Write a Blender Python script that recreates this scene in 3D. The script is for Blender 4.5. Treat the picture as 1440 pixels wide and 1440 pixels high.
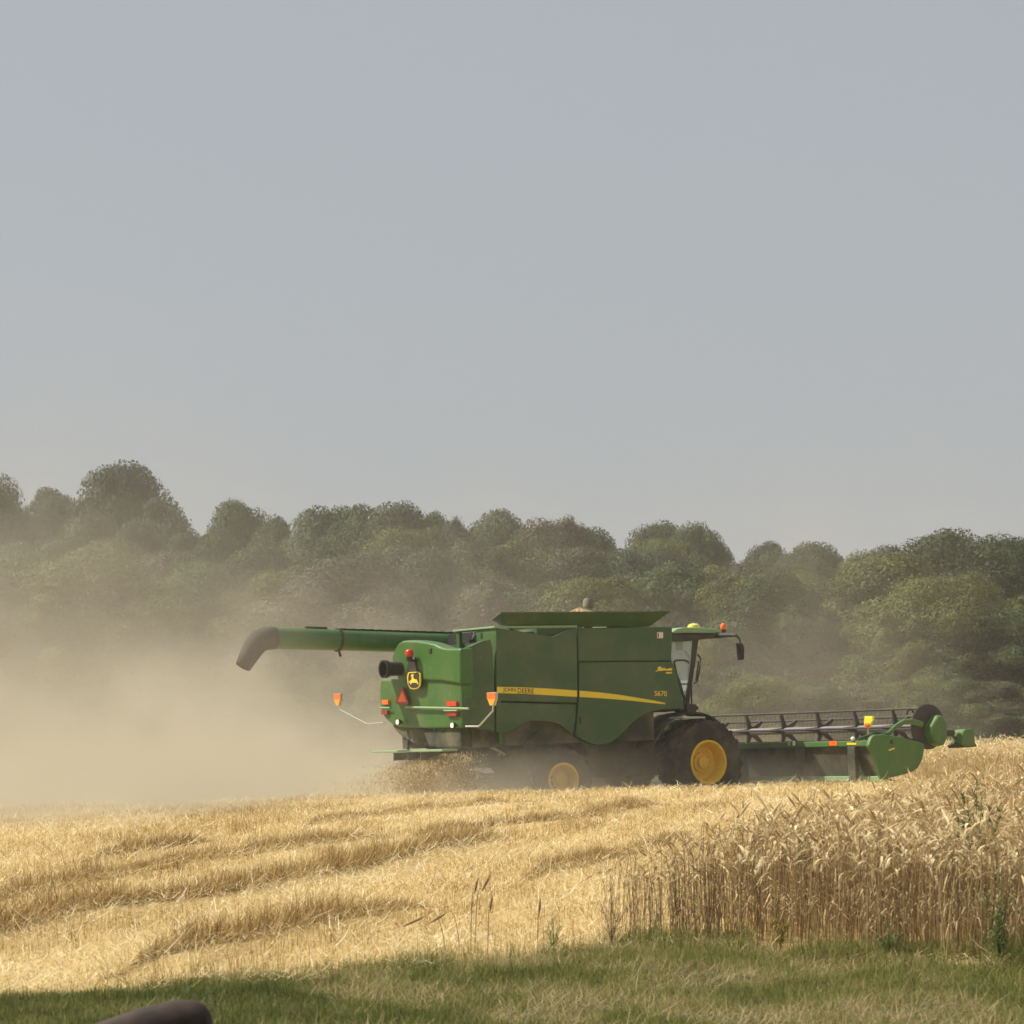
import bpy, bmesh, math, random
import numpy as np
from mathutils import Vector, Matrix

for o in list(bpy.data.objects):
    bpy.data.objects.remove(o, do_unlink=True)
SC = bpy.context.scene
COL = SC.collection
R = math.radians
random.seed(7)
rng = np.random.default_rng(7)

# ------------------------------------------------------------------ camera
EYE = 1.74          # eye height
FPX = 3720.0        # focal length in photo pixels (1440 wide)
HORIZ = 997.0       # horizon row in photo pixels
cd = bpy.data.cameras.new("camera")
cam = bpy.data.objects.new("camera", cd)
COL.objects.link(cam)
cam.location = (0, 0, EYE)
cam.rotation_euler = (R(90), 0, 0)
cd.sensor_width = 36
cd.lens = 36 * FPX / 1440
cd.shift_y = (HORIZ - 720) / 1440
cd.clip_start = 0.1
cd.clip_end = 5000
cd.dof.use_dof = True
cd.dof.focus_distance = 42
cd.dof.aperture_fstop = 6.3
SC.camera = cam

# ------------------------------------------------------------------ sky, sun, exposure
SUN_EL, SUN_AZ = 48, -80          # azimuth clockwise from +Y (negative: to the left)
SUN_DIR = Vector((math.sin(R(SUN_AZ)) * math.cos(R(SUN_EL)), math.cos(R(SUN_AZ)) * math.cos(R(SUN_EL)), math.sin(R(SUN_EL))))
W = bpy.data.worlds.new("World")
SC.world = W
W.use_nodes = True
nt = W.node_tree
nt.nodes.clear()
wo = nt.nodes.new("ShaderNodeOutputWorld")
bg = nt.nodes.new("ShaderNodeBackground")
sky = nt.nodes.new("ShaderNodeTexSky")
sky.sky_type = 'NISHITA'
sky.sun_disc = False
sky.sun_elevation = R(SUN_EL)
sky.sun_rotation = R(SUN_AZ)
sky.air_density = 1.0
sky.dust_density = 4.0
sky.ozone_density = 1.5
hs = nt.nodes.new("ShaderNodeMix")
hs.data_type = 'RGBA'
hs.inputs['Factor'].default_value = 0.76        # hazy summer sky: mostly a flat grey veil
SKY_GREY = (4.30, 4.48, 4.66, 1)
hs.inputs[7].default_value = SKY_GREY
nt.links.new(sky.outputs[0], hs.inputs[6])
nt.links.new(hs.outputs[2], bg.inputs[0])
bg.inputs[1].default_value = 0.085
nt.links.new(bg.outputs[0], wo.inputs[0])

sl = bpy.data.lights.new("sun", 'SUN')
sl.energy = 5.0
sl.angle = R(0.6)
sl.color = (1.0, 0.93, 0.82)
sun = bpy.data.objects.new("sun", sl)
COL.objects.link(sun)
sun.rotation_euler = SUN_DIR.to_track_quat('Z', 'Y').to_euler()
sun.location = SUN_DIR * 50

SC.view_settings.view_transform = 'Standard'
SC.view_settings.look = 'None'
SC.view_settings.exposure = 0.35
SC.view_settings.gamma = 1
SC.view_settings.use_curve_mapping = False
SC.render.engine = 'CYCLES'
SC.cycles.use_denoising = True
SC.cycles.volume_bounces = 2
SC.cycles.max_bounces = 6
SC.cycles.diffuse_bounces = 3
SC.cycles.volume_step_rate = 1.0
SC.cycles.volume_max_steps = 128

# ------------------------------------------------------------------ helpers
def tag(o, label=None, cat=None, group=None, kind=None):
    if label: o['label'] = label
    if cat: o['category'] = cat
    if group: o['group'] = group
    if kind: o['kind'] = kind
    return o

def empty(name, loc=(0, 0, 0)):
    o = bpy.data.objects.new(name, None)
    o.empty_display_size = 0.3
    COL.objects.link(o)
    o.location = loc
    return o

def link_mesh(name, me, mat=None, parent=None):
    o = bpy.data.objects.new(name, me)
    COL.objects.link(o)
    if mat is not None:
        me.materials.append(mat)
    if parent is not None:
        o.parent = parent
    return o

def np_mesh(name, verts, faces, tint=None, uvlike=None):
    """verts (n,3), faces (m,k) all same k; tint: per-vertex float attribute"""
    me = bpy.data.meshes.new(name)
    verts = np.asarray(verts, dtype=np.float32)
    faces = np.asarray(faces, dtype=np.int32)
    m, k = faces.shape
    me.vertices.add(len(verts))
    me.vertices.foreach_set("co", verts.ravel())
    me.loops.add(m * k)
    me.loops.foreach_set("vertex_index", faces.ravel())
    me.polygons.add(m)
    me.polygons.foreach_set("loop_start", np.arange(0, m * k, k, dtype=np.int32))
    try:
        me.polygons.foreach_set("loop_total", np.full(m, k, dtype=np.int32))
    except Exception:
        pass
    me.update(calc_edges=True)
    for nm, arr in (("tint", tint), ("zone", uvlike)):
        if arr is not None:
            a = me.attributes.new(nm, 'FLOAT', 'POINT')
            a.data.foreach_set("value", np.asarray(arr, dtype=np.float32))
    return me

class MB:
    """collects shapes in one bmesh"""
    def __init__(s):
        s.bm = bmesh.new()
    def box(s, x0, x1, y0, y1, z0, z1):
        v = [s.bm.verts.new(p) for p in ((x0,y0,z0),(x1,y0,z0),(x1,y1,z0),(x0,y1,z0),(x0,y0,z1),(x1,y0,z1),(x1,y1,z1),(x0,y1,z1))]
        for f in ((3,2,1,0),(4,5,6,7),(0,1,5,4),(1,2,6,5),(2,3,7,6),(3,0,4,7)):
            s.bm.faces.new([v[i] for i in f])
        return s
    def prism(s, pts, off):
        """polygon pts (3-D) extruded by vector off, caps triangulated if concave"""
        off = Vector(off)
        a = [s.bm.verts.new(p) for p in pts]
        b = [s.bm.verts.new(Vector(p) + off) for p in pts]
        n = len(a)
        s.bm.faces.new(a)
        s.bm.faces.new(b[::-1])
        for i in range(n):
            j = (i + 1) % n
            s.bm.faces.new((a[j], a[i], b[i], b[j]))
        return s
    def hexa(s, a, b):
        """two quads a and b (4 points each) joined"""
        return s.loft([a, b])
    def loft(s, rings, cap=True):
        rr = [[s.bm.verts.new(p) for p in r] for r in rings]
        n = len(rr[0])
        for r0, r1 in zip(rr, rr[1:]):
            for i in range(n):
                j = (i + 1) % n
                s.bm.faces.new((r0[i], r0[j], r1[j], r1[i]))
        if cap:
            s.bm.faces.new(rr[0][::-1])
            s.bm.faces.new(rr[-1])
        return s
    def tube(s, path, r, n=10, cap=True):
        path = [Vector(p) for p in path]
        rad = r if isinstance(r, (list, tuple)) else [r] * len(path)
        rings = []
        up = None
        for i, p in enumerate(path):
            d = (path[min(i + 1, len(path) - 1)] - path[max(i - 1, 0)]).normalized()
            if up is None:
                up = Vector((0, 0, 1)) if abs(d.z) < 0.9 else Vector((1, 0, 0))
            u = d.cross(up).normalized()
            v = u.cross(d).normalized()
            rings.append([p + (u * math.cos(2 * math.pi * k / n) + v * math.sin(2 * math.pi * k / n)) * rad[i] for k in range(n)])
        return s.loft(rings, cap)
    def lathe(s, prof, c, axis, n=40, cap=False):
        """profile [(r, t)] spun about axis through c"""
        axis = Vector(axis).normalized()
        u = axis.orthogonal().normalized()
        v = axis.cross(u)
        c = Vector(c)
        rings = [[c + axis * t + (u * math.cos(2 * math.pi * k / n) + v * math.sin(2 * math.pi * k / n)) * r for k in range(n)] for r, t in prof]
        return s.loft(rings, cap)
    def ball(s, c, rx, ry, rz, n=16):
        m = Matrix.Translation(c) @ Matrix.Diagonal((rx, ry, rz, 1))
        bmesh.ops.create_uvsphere(s.bm, u_segments=n, v_segments=n // 2 + 2, radius=1, matrix=m)
        return s
    def build(s, name, mat, parent=None, smooth=False, bevel=0.0, seg=2):
        bmesh.ops.recalc_face_normals(s.bm, faces=s.bm.faces)
        me = bpy.data.meshes.new(name)
        s.bm.to_mesh(me)
        s.bm.free()
        if smooth:
            for p in me.polygons:
                p.use_smooth = True
        o = link_mesh(name, me, mat, parent)
        if bevel:
            b = o.modifiers.new("bevel", 'BEVEL')
            b.width = bevel
            b.segments = seg
            b.limit_method = 'ANGLE'
            b.angle_limit = R(28)
            b.harden_normals = False
        if smooth:
            e = o.modifiers.new("edges", 'EDGE_SPLIT')
            e.split_angle = R(40)
        return o

# ------------------------------------------------------------------ materials
def nodes(name):
    m = bpy.data.materials.new(name)
    m.use_nodes = True
    t = m.node_tree
    b = t.nodes["Principled BSDF"]
    return m, t, b

def N(t, kind, **kw):
    n = t.nodes.new(kind)
    for k, v in kw.items():
        setattr(n, k, v)
    return n

def ramp(t, fac, stops):
    r = N(t, "ShaderNodeValToRGB")
    el = r.color_ramp.elements
    while len(el) < len(stops):
        el.new(0.5)
    for e, (p, c) in zip(el, stops):
        e.position = p
        e.color = (*c, 1)
    t.links.new(fac, r.inputs[0])
    return r.outputs[0]

def mixc(t, fac, a, b):
    m = N(t, "ShaderNodeMix", data_type='RGBA')
    for s, v in ((m.inputs['Factor'], fac), (m.inputs[6], a), (m.inputs[7], b)):
        if hasattr(v, 'is_linked') or hasattr(v, 'links'):
            t.links.new(v, s)
        elif isinstance(v, (int, float)):
            s.default_value = v
        else:
            s.default_value = (*v, 1)
    return m.outputs[2]

def noise(t, scale, detail=3, rough=0.55, obj=True, dist=0.0):
    tc = N(t, "ShaderNodeTexCoord")
    n = N(t, "ShaderNodeTexNoise")
    n.inputs['Scale'].default_value = scale
    n.inputs['Detail'].default_value = detail
    n.inputs['Roughness'].default_value = rough
    n.inputs['Distortion'].default_value = dist
    t.links.new(tc.outputs['Object'], n.inputs['Vector'])
    return n.outputs['Fac']

DUST = (0.30, 0.24, 0.15)
def paint(name, col, rough=0.38, dust=0.45, dust_scale=1.6, metallic=0.0, var=0.12):
    """machine paint with a film of straw dust gathered in blotches"""
    m, t, b = nodes(name)
    n1 = noise(t, dust_scale, 5, 0.62)
    n2 = noise(t, 14, 4, 0.6)
    c2 = tuple(max(0, c * (1 - var)) for c in col)
    base = mixc(t, n2, c2, tuple(min(1, c * (1 + var)) for c in col))
    mr = N(t, "ShaderNodeMapRange")
    mr.inputs['From Min'].default_value = 0.42
    mr.inputs['From Max'].default_value = 0.85
    mr.inputs['To Min'].default_value = 0.03
    mr.inputs['To Max'].default_value = dust
    t.links.new(n1, mr.inputs['Value'])
    col_out = mixc(t, mr.outputs[0], base, DUST)
    t.links.new(col_out, b.inputs['Base Color'])
    rr = N(t, "ShaderNodeMapRange")
    rr.inputs['To Min'].default_value = rough
    rr.inputs['To Max'].default_value = min(1, rough + 0.35)
    t.links.new(n1, rr.inputs['Value'])
    t.links.new(rr.outputs[0], b.inputs['Roughness'])
    b.inputs['Metallic'].default_value = metallic
    return m

def plain(name, col, rough=0.5, metallic=0.0, var=0.15, scale=8, emit=0):
    m, t, b = nodes(name)
    n = noise(t, scale, 4)
    t.links.new(mixc(t, n, tuple(c * (1 - var) for c in col), tuple(min(1, c * (1 + var)) for c in col)), b.inputs['Base Color'])
    b.inputs['Roughness'].default_value = rough
    b.inputs['Metallic'].default_value = metallic
    if emit:
        b.inputs['Emission Color'].default_value = (*col, 1)
        b.inputs['Emission Strength'].default_value = emit
    return m

def tinted(name, stops, rough=0.7, trans=0.0, patch=None):
    """colour from the per-blade 'tint' attribute; patch = (scale, amount) adds slow noise in world position"""
    m, t, b = nodes(name)
    a = N(t, "ShaderNodeAttribute", attribute_name="tint")
    fac = a.outputs['Fac']
    if patch:
        g = N(t, "ShaderNodeNewGeometry")
        n = N(t, "ShaderNodeTexNoise")
        n.inputs['Scale'].default_value = patch[0]
        n.inputs['Detail'].default_value = 3
        t.links.new(g.outputs['Position'], n.inputs['Vector'])
        ma = N(t, "ShaderNodeMath", operation='MULTIPLY_ADD')
        t.links.new(n.outputs['Fac'], ma.inputs[0])
        ma.inputs[1].default_value = patch[1]
        mb = N(t, "ShaderNodeMath", operation='SUBTRACT')
        t.links.new(fac, mb.inputs[0])
        mb.inputs[1].default_value = patch[1] * 0.5
        t.links.new(mb.outputs[0], ma.inputs[2])
        fac = ma.outputs[0]
    c = ramp(t, fac, stops)
    t.links.new(c, b.inputs['Base Color'])
    b.inputs['Roughness'].default_value = rough
    b.inputs['Specular IOR Level'].default_value = 0.25
    if trans:
        out = t.nodes["Material Output"]
        tr = N(t, "ShaderNodeBsdfTranslucent")
        t.links.new(c, tr.inputs[0])
        mx = N(t, "ShaderNodeMixShader")
        mx.inputs[0].default_value = trans
        t.links.new(b.outputs[0], mx.inputs[1])
        t.links.new(tr.outputs[0], mx.inputs[2])
        t.links.new(mx.outputs[0], out.inputs[0])
    return m

M = {}
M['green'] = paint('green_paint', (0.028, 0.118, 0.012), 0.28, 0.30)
M['green_shaded'] = paint('green_shaded_paint', (0.026, 0.082, 0.014), 0.33, 0.32, 1.1)  # same green paint darkened: shade of the unlit side put into the colour
M['green_dark'] = paint('green_frame_paint', (0.026, 0.07, 0.014), 0.5, 0.5)
M['green_head'] = paint('green_header_paint', (0.050, 0.150, 0.026), 0.38, 0.38)
M['yellow'] = paint('yellow_paint', (0.80, 0.50, 0.015), 0.4, 0.3)
M['stripe'] = paint('yellow_decal', (0.86, 0.62, 0.025), 0.45, 0.12, var=0.04)
M['decal_dark'] = plain('dark_decal', (0.03, 0.028, 0.02), 0.5)
M['black'] = paint('black_metal', (0.016, 0.015, 0.014), 0.5, 0.3)
M['soot'] = plain('exhaust_black', (0.010, 0.009, 0.009), 0.65)
M['rubber'] = paint('tyre_rubber', (0.02, 0.019, 0.018), 0.8, 0.55, 1.8)
M['spout'] = paint('spout_rubber', (0.028, 0.025, 0.023), 0.75, 0.25, 1.2)
M['chassis'] = paint('dusty_chassis', (0.03, 0.036, 0.022), 0.8, 0.75, 1.3)
M['reelmetal'] = paint('reel_metal', (0.035, 0.03, 0.035), 0.55, 0.35)
M['reeltube'] = paint('reel_tube_grey', (0.20, 0.18, 0.19), 0.5, 0.35)
M['red'] = plain('red_lens', (0.62, 0.035, 0.015), 0.25)
M['orange'] = plain('orange_lens', (0.95, 0.16, 0.02), 0.3)
M['amber'] = plain('amber_lens', (0.80, 0.36, 0.03), 0.3)
M['dullred'] = plain('dull_red_lens', (0.30, 0.02, 0.012), 0.3)
M['lampwhite'] = plain('work_lamp_glass', (0.9, 0.82, 0.6), 0.3, emit=0.6)
M['white'] = plain('white_plate', (0.72, 0.70, 0.64), 0.5)
M['silver'] = plain('galvanised_steel', (0.45, 0.46, 0.42), 0.45, 0.4)
M['palegreen'] = paint('pale_green_edge', (0.22, 0.36, 0.18), 0.35, 0.4)
M['dome'] = plain('yellow_dome', (0.72, 0.66, 0.12), 0.4)
M['hiviz'] = plain('yellow_plastic', (0.75, 0.70, 0.04), 0.45)
gm, gt, gb = nodes('cab_glass')
gb.inputs['Base Color'].default_value = (0.62, 0.72, 0.68, 1)
gb.inputs['Roughness'].default_value = 0.04
gb.inputs['Transmission Weight'].default_value = 0.0
gb.inputs['Alpha'].default_value = 0.32
gb.inputs['Specular IOR Level'].default_value = 0.8
M['glass'] = gm
DUST_A, DUST_B, DUST_C, HAZE = 0.14, 0.020, 0.36, 0.0004

# ------------------------------------------------------------------ terrain
def sstep(a, b, v):
    t = np.clip((v - a) / (b - a), 0, 1)
    return t * t * (3 - 2 * t)

def vnoise(x, y, seed=0):
    """cheap smooth value noise, -1..1"""
    r = np.random.default_rng(seed)
    tab = r.uniform(-1, 1, (256, 256))
    xi = np.floor(x).astype(int); yi = np.floor(y).astype(int)
    fx = x - xi; fy = y - yi
    fx = fx * fx * (3 - 2 * fx); fy = fy * fy * (3 - 2 * fy)
    g = lambda a, b: tab[a % 256, b % 256]
    return (g(xi, yi) * (1 - fx) + g(xi + 1, yi) * fx) * (1 - fy) + (g(xi, yi + 1) * (1 - fx) + g(xi + 1, yi + 1) * fx) * fy

def ground_base(x, y):
    tilt = 0.028 * np.clip(x, -40, 40) * sstep(22, 52, y) * (1 - sstep(70, 130, y))
    dip = -0.60 * sstep(53.5, 57.3, y) * (1 - 0.55 * sstep(8.5, 11, x))
    return tilt + dip

def at(px, py, lift=0.0):
    """ground point under a photo pixel"""
    y = 6473 / max(py - HORIZ, 20)
    for _ in range(12):
        x = (px - 720) / FPX * y
        z = float(ground_base(np.array(x), np.array(y))) + lift
        y = 0.5 * y + 0.5 * FPX * (EYE - z) / max(py - HORIZ, 20)
    return (px - 720) / FPX * y, y

# straw windrows: foot of the shaded near side, traced along the field
ROWS = [
 # photo px polyline, height, width, label
 ([(-120, 1356), (0, 1330), (110, 1302), (210, 1285), (300, 1270), (440, 1243), (540, 1222), (630, 1204), (722, 1181)], 0.15, 0.50, "longest, darkest sided straw windrow, from the left edge to below the combine's rear wheel"),
 ([(150, 1378), (300, 1347), (420, 1322), (530, 1300), (612, 1275)], 0.14, 0.50, "broad golden straw windrow nearest the grass, left of the wheat block"),
 ([(-60, 1288), (140, 1250), (220, 1232), (330, 1211), (460, 1194), (560, 1178)], 0.11, 0.55, "fading straw windrow next above the longest one, dissolving toward the dust"),
 ([(120, 1212), (230, 1197), (270, 1192), (305, 1186)], 0.12, 0.45, "short heap of straw in the left part of the stubble, just below the dust"),
 ([(330, 1254), (400, 1246), (455, 1240)], 0.05, 0.5, "slight straw ripple on the far side of the longest windrow"),
 ([(560, 1196), (700, 1166), (780, 1160), (860, 1148), (940, 1134)], 0.11, 0.5, "straw windrow between the rear wheel and the wheat block"),
 ([(720, 1248), (850, 1218), (900, 1206), (960, 1192), (1010, 1180)], 0.11, 0.5, "short straw windrow running into the left edge of the wheat block"),
 ([(420, 1170), (520, 1152), (620, 1141), (700, 1133), (760, 1128)], 0.08, 0.6, "thin far straw windrow close behind the combine, partly veiled by dust"),
]
ROWPTS = []
for pts, h, w, lab in ROWS:
    ROWPTS.append(np.array([at(*p) for p in pts]))

def row_dist(x, y, P):
    """signed distance-like values to a polyline in (x,y): returns (d, along 0..1)"""
    best = np.full(x.shape, 1e9); tt = np.zeros(x.shape)
    seg = np.linalg.norm(np.diff(P, axis=0), axis=1)
    cum = np.concatenate([[0], np.cumsum(seg)])
    for i in range(len(P) - 1):
        a, b = P[i], P[i + 1]
        d = b - a
        t = np.clip(((x - a[0]) * d[0] + (y - a[1]) * d[1]) / (d @ d), 0, 1)
        dx, dy = x - a[0] - t * d[0], y - a[1] - t * d[1]
        dd = np.hypot(dx, dy)
        k = dd < best
        best[k] = dd[k]
        tt[k] = ((cum[i] + t * seg[i]) / cum[-1])[k]
    return best, tt

def ground_z(x, y):
    x = np.asarray(x, float); y = np.asarray(y, float)
    z = ground_base(x, y)
    near = sstep(13, 17, y) * (1 - sstep(60, 75, y))
    z = z + near * (0.035 * vnoise(x * 0.9, y * 0.45, 1) + 0.018 * vnoise(x * 2.7, y * 1.6, 2))
    if z.ndim and z.size:
        f, g = x.ravel(), y.ravel()
        k = np.where((g > 15) & (g < 60) & (np.abs(f) < 20))[0]
        if len(k):
            add = np.zeros(f.shape)
            for P_, (_p, h_, w_, _l) in zip(ROWPTS, ROWS):   # low banks under the windrows
                d_, t_ = row_dist(f[k], g[k], P_)
                add[k] += h_ * 0.55 * np.exp(-(d_ / (w_ * 0.7)) ** 2) * np.clip(np.minimum(t_, 1 - t_) / 0.12, 0, 1)
            z = z + add.reshape(z.shape)
    return z

# field boundaries -------------------------------------------------
GRASS_EDGE = [(-60, 1404), (0, 1400), (150, 1390), (300, 1380), (450, 1372), (640, 1352), (780, 1338), (860, 1326), (1000, 1332), (1180, 1346), (1440, 1366), (1560, 1376)]
GE = np.array([at(*p) for p in GRASS_EDGE])
def grass_edge_y(x):
    return np.interp(x, GE[:, 0], GE[:, 1])
WHEAT_FRONT = np.array([(0.75, 19.9), (1.4, 19.4), (2.2, 18.5), (3.4, 17.7), (4.6, 17.2), (7, 16.6), (11, 16.2)])
WHEAT_LEFT = np.array([(0.80, 19.8), (1.45, 21.5), (2.5, 25.6), (3.8, 29), (5.5, 34.3), (7.0, 38), (9.0, 42.5), (12.0, 49)])
def in_wheat(x, y):
    fy = np.interp(x, WHEAT_FRONT[:, 0], WHEAT_FRONT[:, 1])
    lx = np.interp(y, WHEAT_LEFT[:, 1], WHEAT_LEFT[:, 0])
    return (y > fy) & (x > lx) & (x > 0.75)

def axis(lo, hi, step, far_lo, far_hi, grow=1.22):
    a = list(np.arange(lo, hi + 1e-6, step))
    s, v = step, hi
    while v < far_hi:
        s *= grow; v += s; a.append(v)
    s, v = step, lo
    pre = []
    while v > far_lo:
        s *= grow; v -= s; pre.append(v)
    return np.array(pre[::-1] + a)
gx = axis(-16, 17, 0.17, -1500, 1500)
gy = axis(8, 66, 0.17, -60, 3000)
GX, GY = np.meshgrid(gx, gy)
GZ = ground_z(GX, GY)
nx, ny = len(gx), len(gy)
idx = np.arange(nx * ny).reshape(ny, nx)
faces = np.stack([idx[:-1, :-1], idx[:-1, 1:], idx[1:, 1:], idx[1:, :-1]], -1).reshape(-1, 4)
edge = grass_edge_y(GX) + 0.25 * vnoise(GX * 1.7, GY * 1.7, 5)
zone = 1 - sstep(-0.25, 0.25, GY - edge)               # 1 = grass verge, 0 = field
me = np_mesh("ground", np.stack([GX, GY, GZ], -1).reshape(-1, 3), faces, uvlike=zone.ravel())
m, t, b = nodes("field_ground")
n1 = noise(t, 2.2, 6, 0.65); n2 = noise(t, 38, 5, 0.7); n3 = noise(t, 0.55, 3)
straw = ramp(t, n2, [(0.25, (0.32, 0.215, 0.085)), (0.5, (0.56, 0.42, 0.19)), (0.75, (0.70, 0.56, 0.29))])
straw = mixc(t, n1, straw, (0.50, 0.36, 0.15))
turf = ramp(t, n1, [(0.3, (0.045, 0.062, 0.018)), (0.55, (0.09, 0.085, 0.032)), (0.75, (0.20, 0.145, 0.07))])
za = N(t, "ShaderNodeAttribute", attribute_name="zone")
t.links.new(mixc(t, za.outputs['Fac'], straw, turf), b.inputs['Base Color'])
b.inputs['Roughness'].default_value = 0.9
b.inputs['Specular IOR Level'].default_value = 0.1
bp = N(t, "ShaderNodeBump"); bp.inputs['Strength'].default_value = 0.6; bp.inputs['Distance'].default_value = 0.04
t.links.new(n2, bp.inputs['Height']); t.links.new(bp.outputs[0], b.inputs['Normal'])
for p in me.polygons: p.use_smooth = True
ground = link_mesh("ground", me, m)
tag(ground, kind='structure')

# ------------------------------------------------------------------ blades: one generator for straw, grass and stubble
def blades(n, root, height, lean_dir, lean, width, curve, tint, facing=None):
    """n three-segment tapered ribbons.  root (n,3); lean_dir angle; lean 0..1.6 rad from vertical; curve extra bend at the tip"""
    f = rng.uniform(0, 2 * np.pi, n) if facing is None else facing
    wx, wy = np.cos(f), np.sin(f)
    V = np.zeros((n, 6, 3), np.float32)
    pos = root.copy()
    ang = lean.copy()
    segw = [1.0, 0.8, 0.12]
    for k in range(3):
        hw = width * segw[k] * 0.5
        V[:, 2 * k] = pos - np.stack([wx * hw, wy * hw, 0 * hw], -1)
        V[:, 2 * k + 1] = pos + np.stack([wx * hw, wy * hw, 0 * hw], -1)
        s = np.sin(ang) * height * 0.5
        pos = pos + np.stack([s * np.cos(lean_dir), s * np.sin(lean_dir), np.cos(ang) * height * 0.5], -1)
        ang = ang + curve
    base = (np.arange(n) * 6)[:, None]
    q = np.array([[0, 1, 3, 2], [2, 3, 5, 4]])
    F = (base[:, :, None] + q[None]).reshape(-1, 4)
    return V.reshape(-1, 3), F, np.repeat(tint, 6)

class Bag:
    def __init__(s): s.v, s.f, s.t, s.n = [], [], [], 0
    def add(s, vft):
        v, f, t = vft
        s.v.append(v); s.f.append(f + s.n); s.t.append(t); s.n += len(v)
    def build(s, name, mat, parent=None):
        return link_mesh(name, np_mesh(name, np.concatenate(s.v), np.concatenate(s.f), np.concatenate(s.t)), mat, parent)

def frustum_points(n, y0, y1, power, margin=2.6, xlim=None):
    """random ground points in the view wedge, density falling with distance**-power"""
    a = 2 - power
    u = rng.random(n)
    y = (y0 ** a + u * (y1 ** a - y0 ** a)) ** (1 / a)
    x = rng.uniform(-1, 1, n) * (0.205 * y + margin)
    return x, y

STRAW = [(0.0, (0.24, 0.145, 0.05)), (0.3, (0.53, 0.38, 0.155)), (0.6, (0.77, 0.62, 0.315)), (0.85, (0.86, 0.74, 0.45)), (1.0, (0.90, 0.83, 0.60))]
M['straw'] = tinted('straw', STRAW, 0.75, 0.15, (0.8, 0.35))
M['straw_row'] = tinted('windrow_straw', STRAW, 0.75, 0.12)

def streak(x, y):
    a = x * 0.97 - y * 0.24; l = x * 0.24 + y * 0.97
    return 0.20 * vnoise(a * 1.5, l * 0.16, 41) + 0.13 * vnoise(a * 4.0, l * 0.4, 42) + 0.06 * vnoise(a * 9.0, l * 1.5, 43) - 0.22 * np.clip(vnoise(x * 2.3, y * 1.3, 44) - 0.35, 0, 1) * 2
# stubble: short upright cut stalks in drill rows + loose flat straw
bag = Bag()
x, y = frustum_points(118000, 15.0, 57.5, 1.15)
ok = (y > grass_edge_y(x) - 0.1 + 0.2 * vnoise(x * 3, y * 3, 5)) & ~in_wheat(x, y)
x, y = x[ok], y[ok]
drow = np.array([0.96, -0.28])                          # across the drill rows
s = x * drow[0] + y * drow[1]
s2 = np.round(s / 0.19) * 0.19 + rng.normal(0, 0.025, len(s))
x = x + (s2 - s) * drow[0]; y = y + (s2 - s) * drow[1]
n = len(x)
grow = (y / 20) ** 0.55
bag.add(blades(n, np.stack([x, y, ground_z(x, y) - 0.01], -1), rng.uniform(0.05, 0.13, n) * (1 - 1.6 * streak(x, y)), rng.uniform(0, 6.28, n),
               np.abs(rng.normal(0, 0.30, n)), rng.uniform(0.004, 0.007, n) * grow, rng.normal(0, 0.25, n), np.clip(rng.normal(0.46, 0.15, n) + streak(x, y), 0, 1), rng.normal(0, 0.5, n)))
x, y = frustum_points(235000, 15.0, 57.5, 1.2)
ok = (y > grass_edge_y(x) - 0.35 + 0.3 * vnoise(x * 3, y * 3, 6)) & ~in_wheat(x, y)
x, y = x[ok], y[ok]; n = len(x)
grow = (y / 20) ** 0.6
bag.add(blades(n, np.stack([x, y, ground_z(x, y) + rng.uniform(0.01, 0.07, n)], -1), rng.uniform(0.05, 0.19, n), rng.uniform(0, 6.28, n),
               rng.normal(1.36, 0.24, n), rng.uniform(0.0032, 0.0068, n) * grow, rng.normal(0.1, 0.25, n), np.clip(rng.normal(0.64, 0.17, n) + streak(x, y), 0, 1)))
# long pale straws and little heaps dropped on top
x, y = frustum_points(32000, 15.0, 57.5, 1.2)
ok = (y > grass_edge_y(x)) & ~in_wheat(x, y)
x, y = x[ok], y[ok]; n = len(x)
bag.add(blades(n, np.stack([x, y, ground_z(x, y) + rng.uniform(0.03, 0.10, n)], -1), rng.uniform(0.14, 0.38, n), rng.uniform(0, 6.28, n),
               rng.normal(1.42, 0.2, n), rng.uniform(0.0035, 0.0065, n) * (y / 20) ** 0.6, rng.normal(0.05, 0.2, n), np.clip(rng.normal(0.82, 0.15, n), 0, 1)))
hx_, hy_ = frustum_points(520, 15.5, 50, 1.2)
ok = (hy_ > grass_edge_y(hx_) + 0.2) & ~in_wheat(hx_, hy_)
for a, b_, in zip(hx_[ok], hy_[ok]):
    k = int(rng.uniform(30, 90)); r_ = rng.uniform(0.10, 0.30)
    q, w_ = rng.normal(0, r_ * 1.3, k), rng.normal(0, r_, k)
    x, y = a + q, b_ + w_
    zc_ = 0.10 * np.exp(-(q ** 2 + w_ ** 2) / (1.6 * r_ * r_)) * rng.random(k)
    bag.add(blades(k, np.stack([x, y, ground_z(x, y) + zc_ + 0.02], -1), rng.uniform(0.08, 0.24, k), rng.uniform(0, 6.28, k), rng.normal(1.1, 0.4, k),
                   rng.uniform(0.004, 0.007, k) * (b_ / 20) ** 0.6, rng.normal(0.1, 0.3, k), np.clip(rng.normal(rng.choice([0.3, 0.5, 0.7]), 0.15, k), 0, 1)))
o = bag.build("stubble", M['straw'])
tag(o, "pale golden wheat stubble and loose cut straw covering the harvested field", "stubble", kind='stuff')

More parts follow.
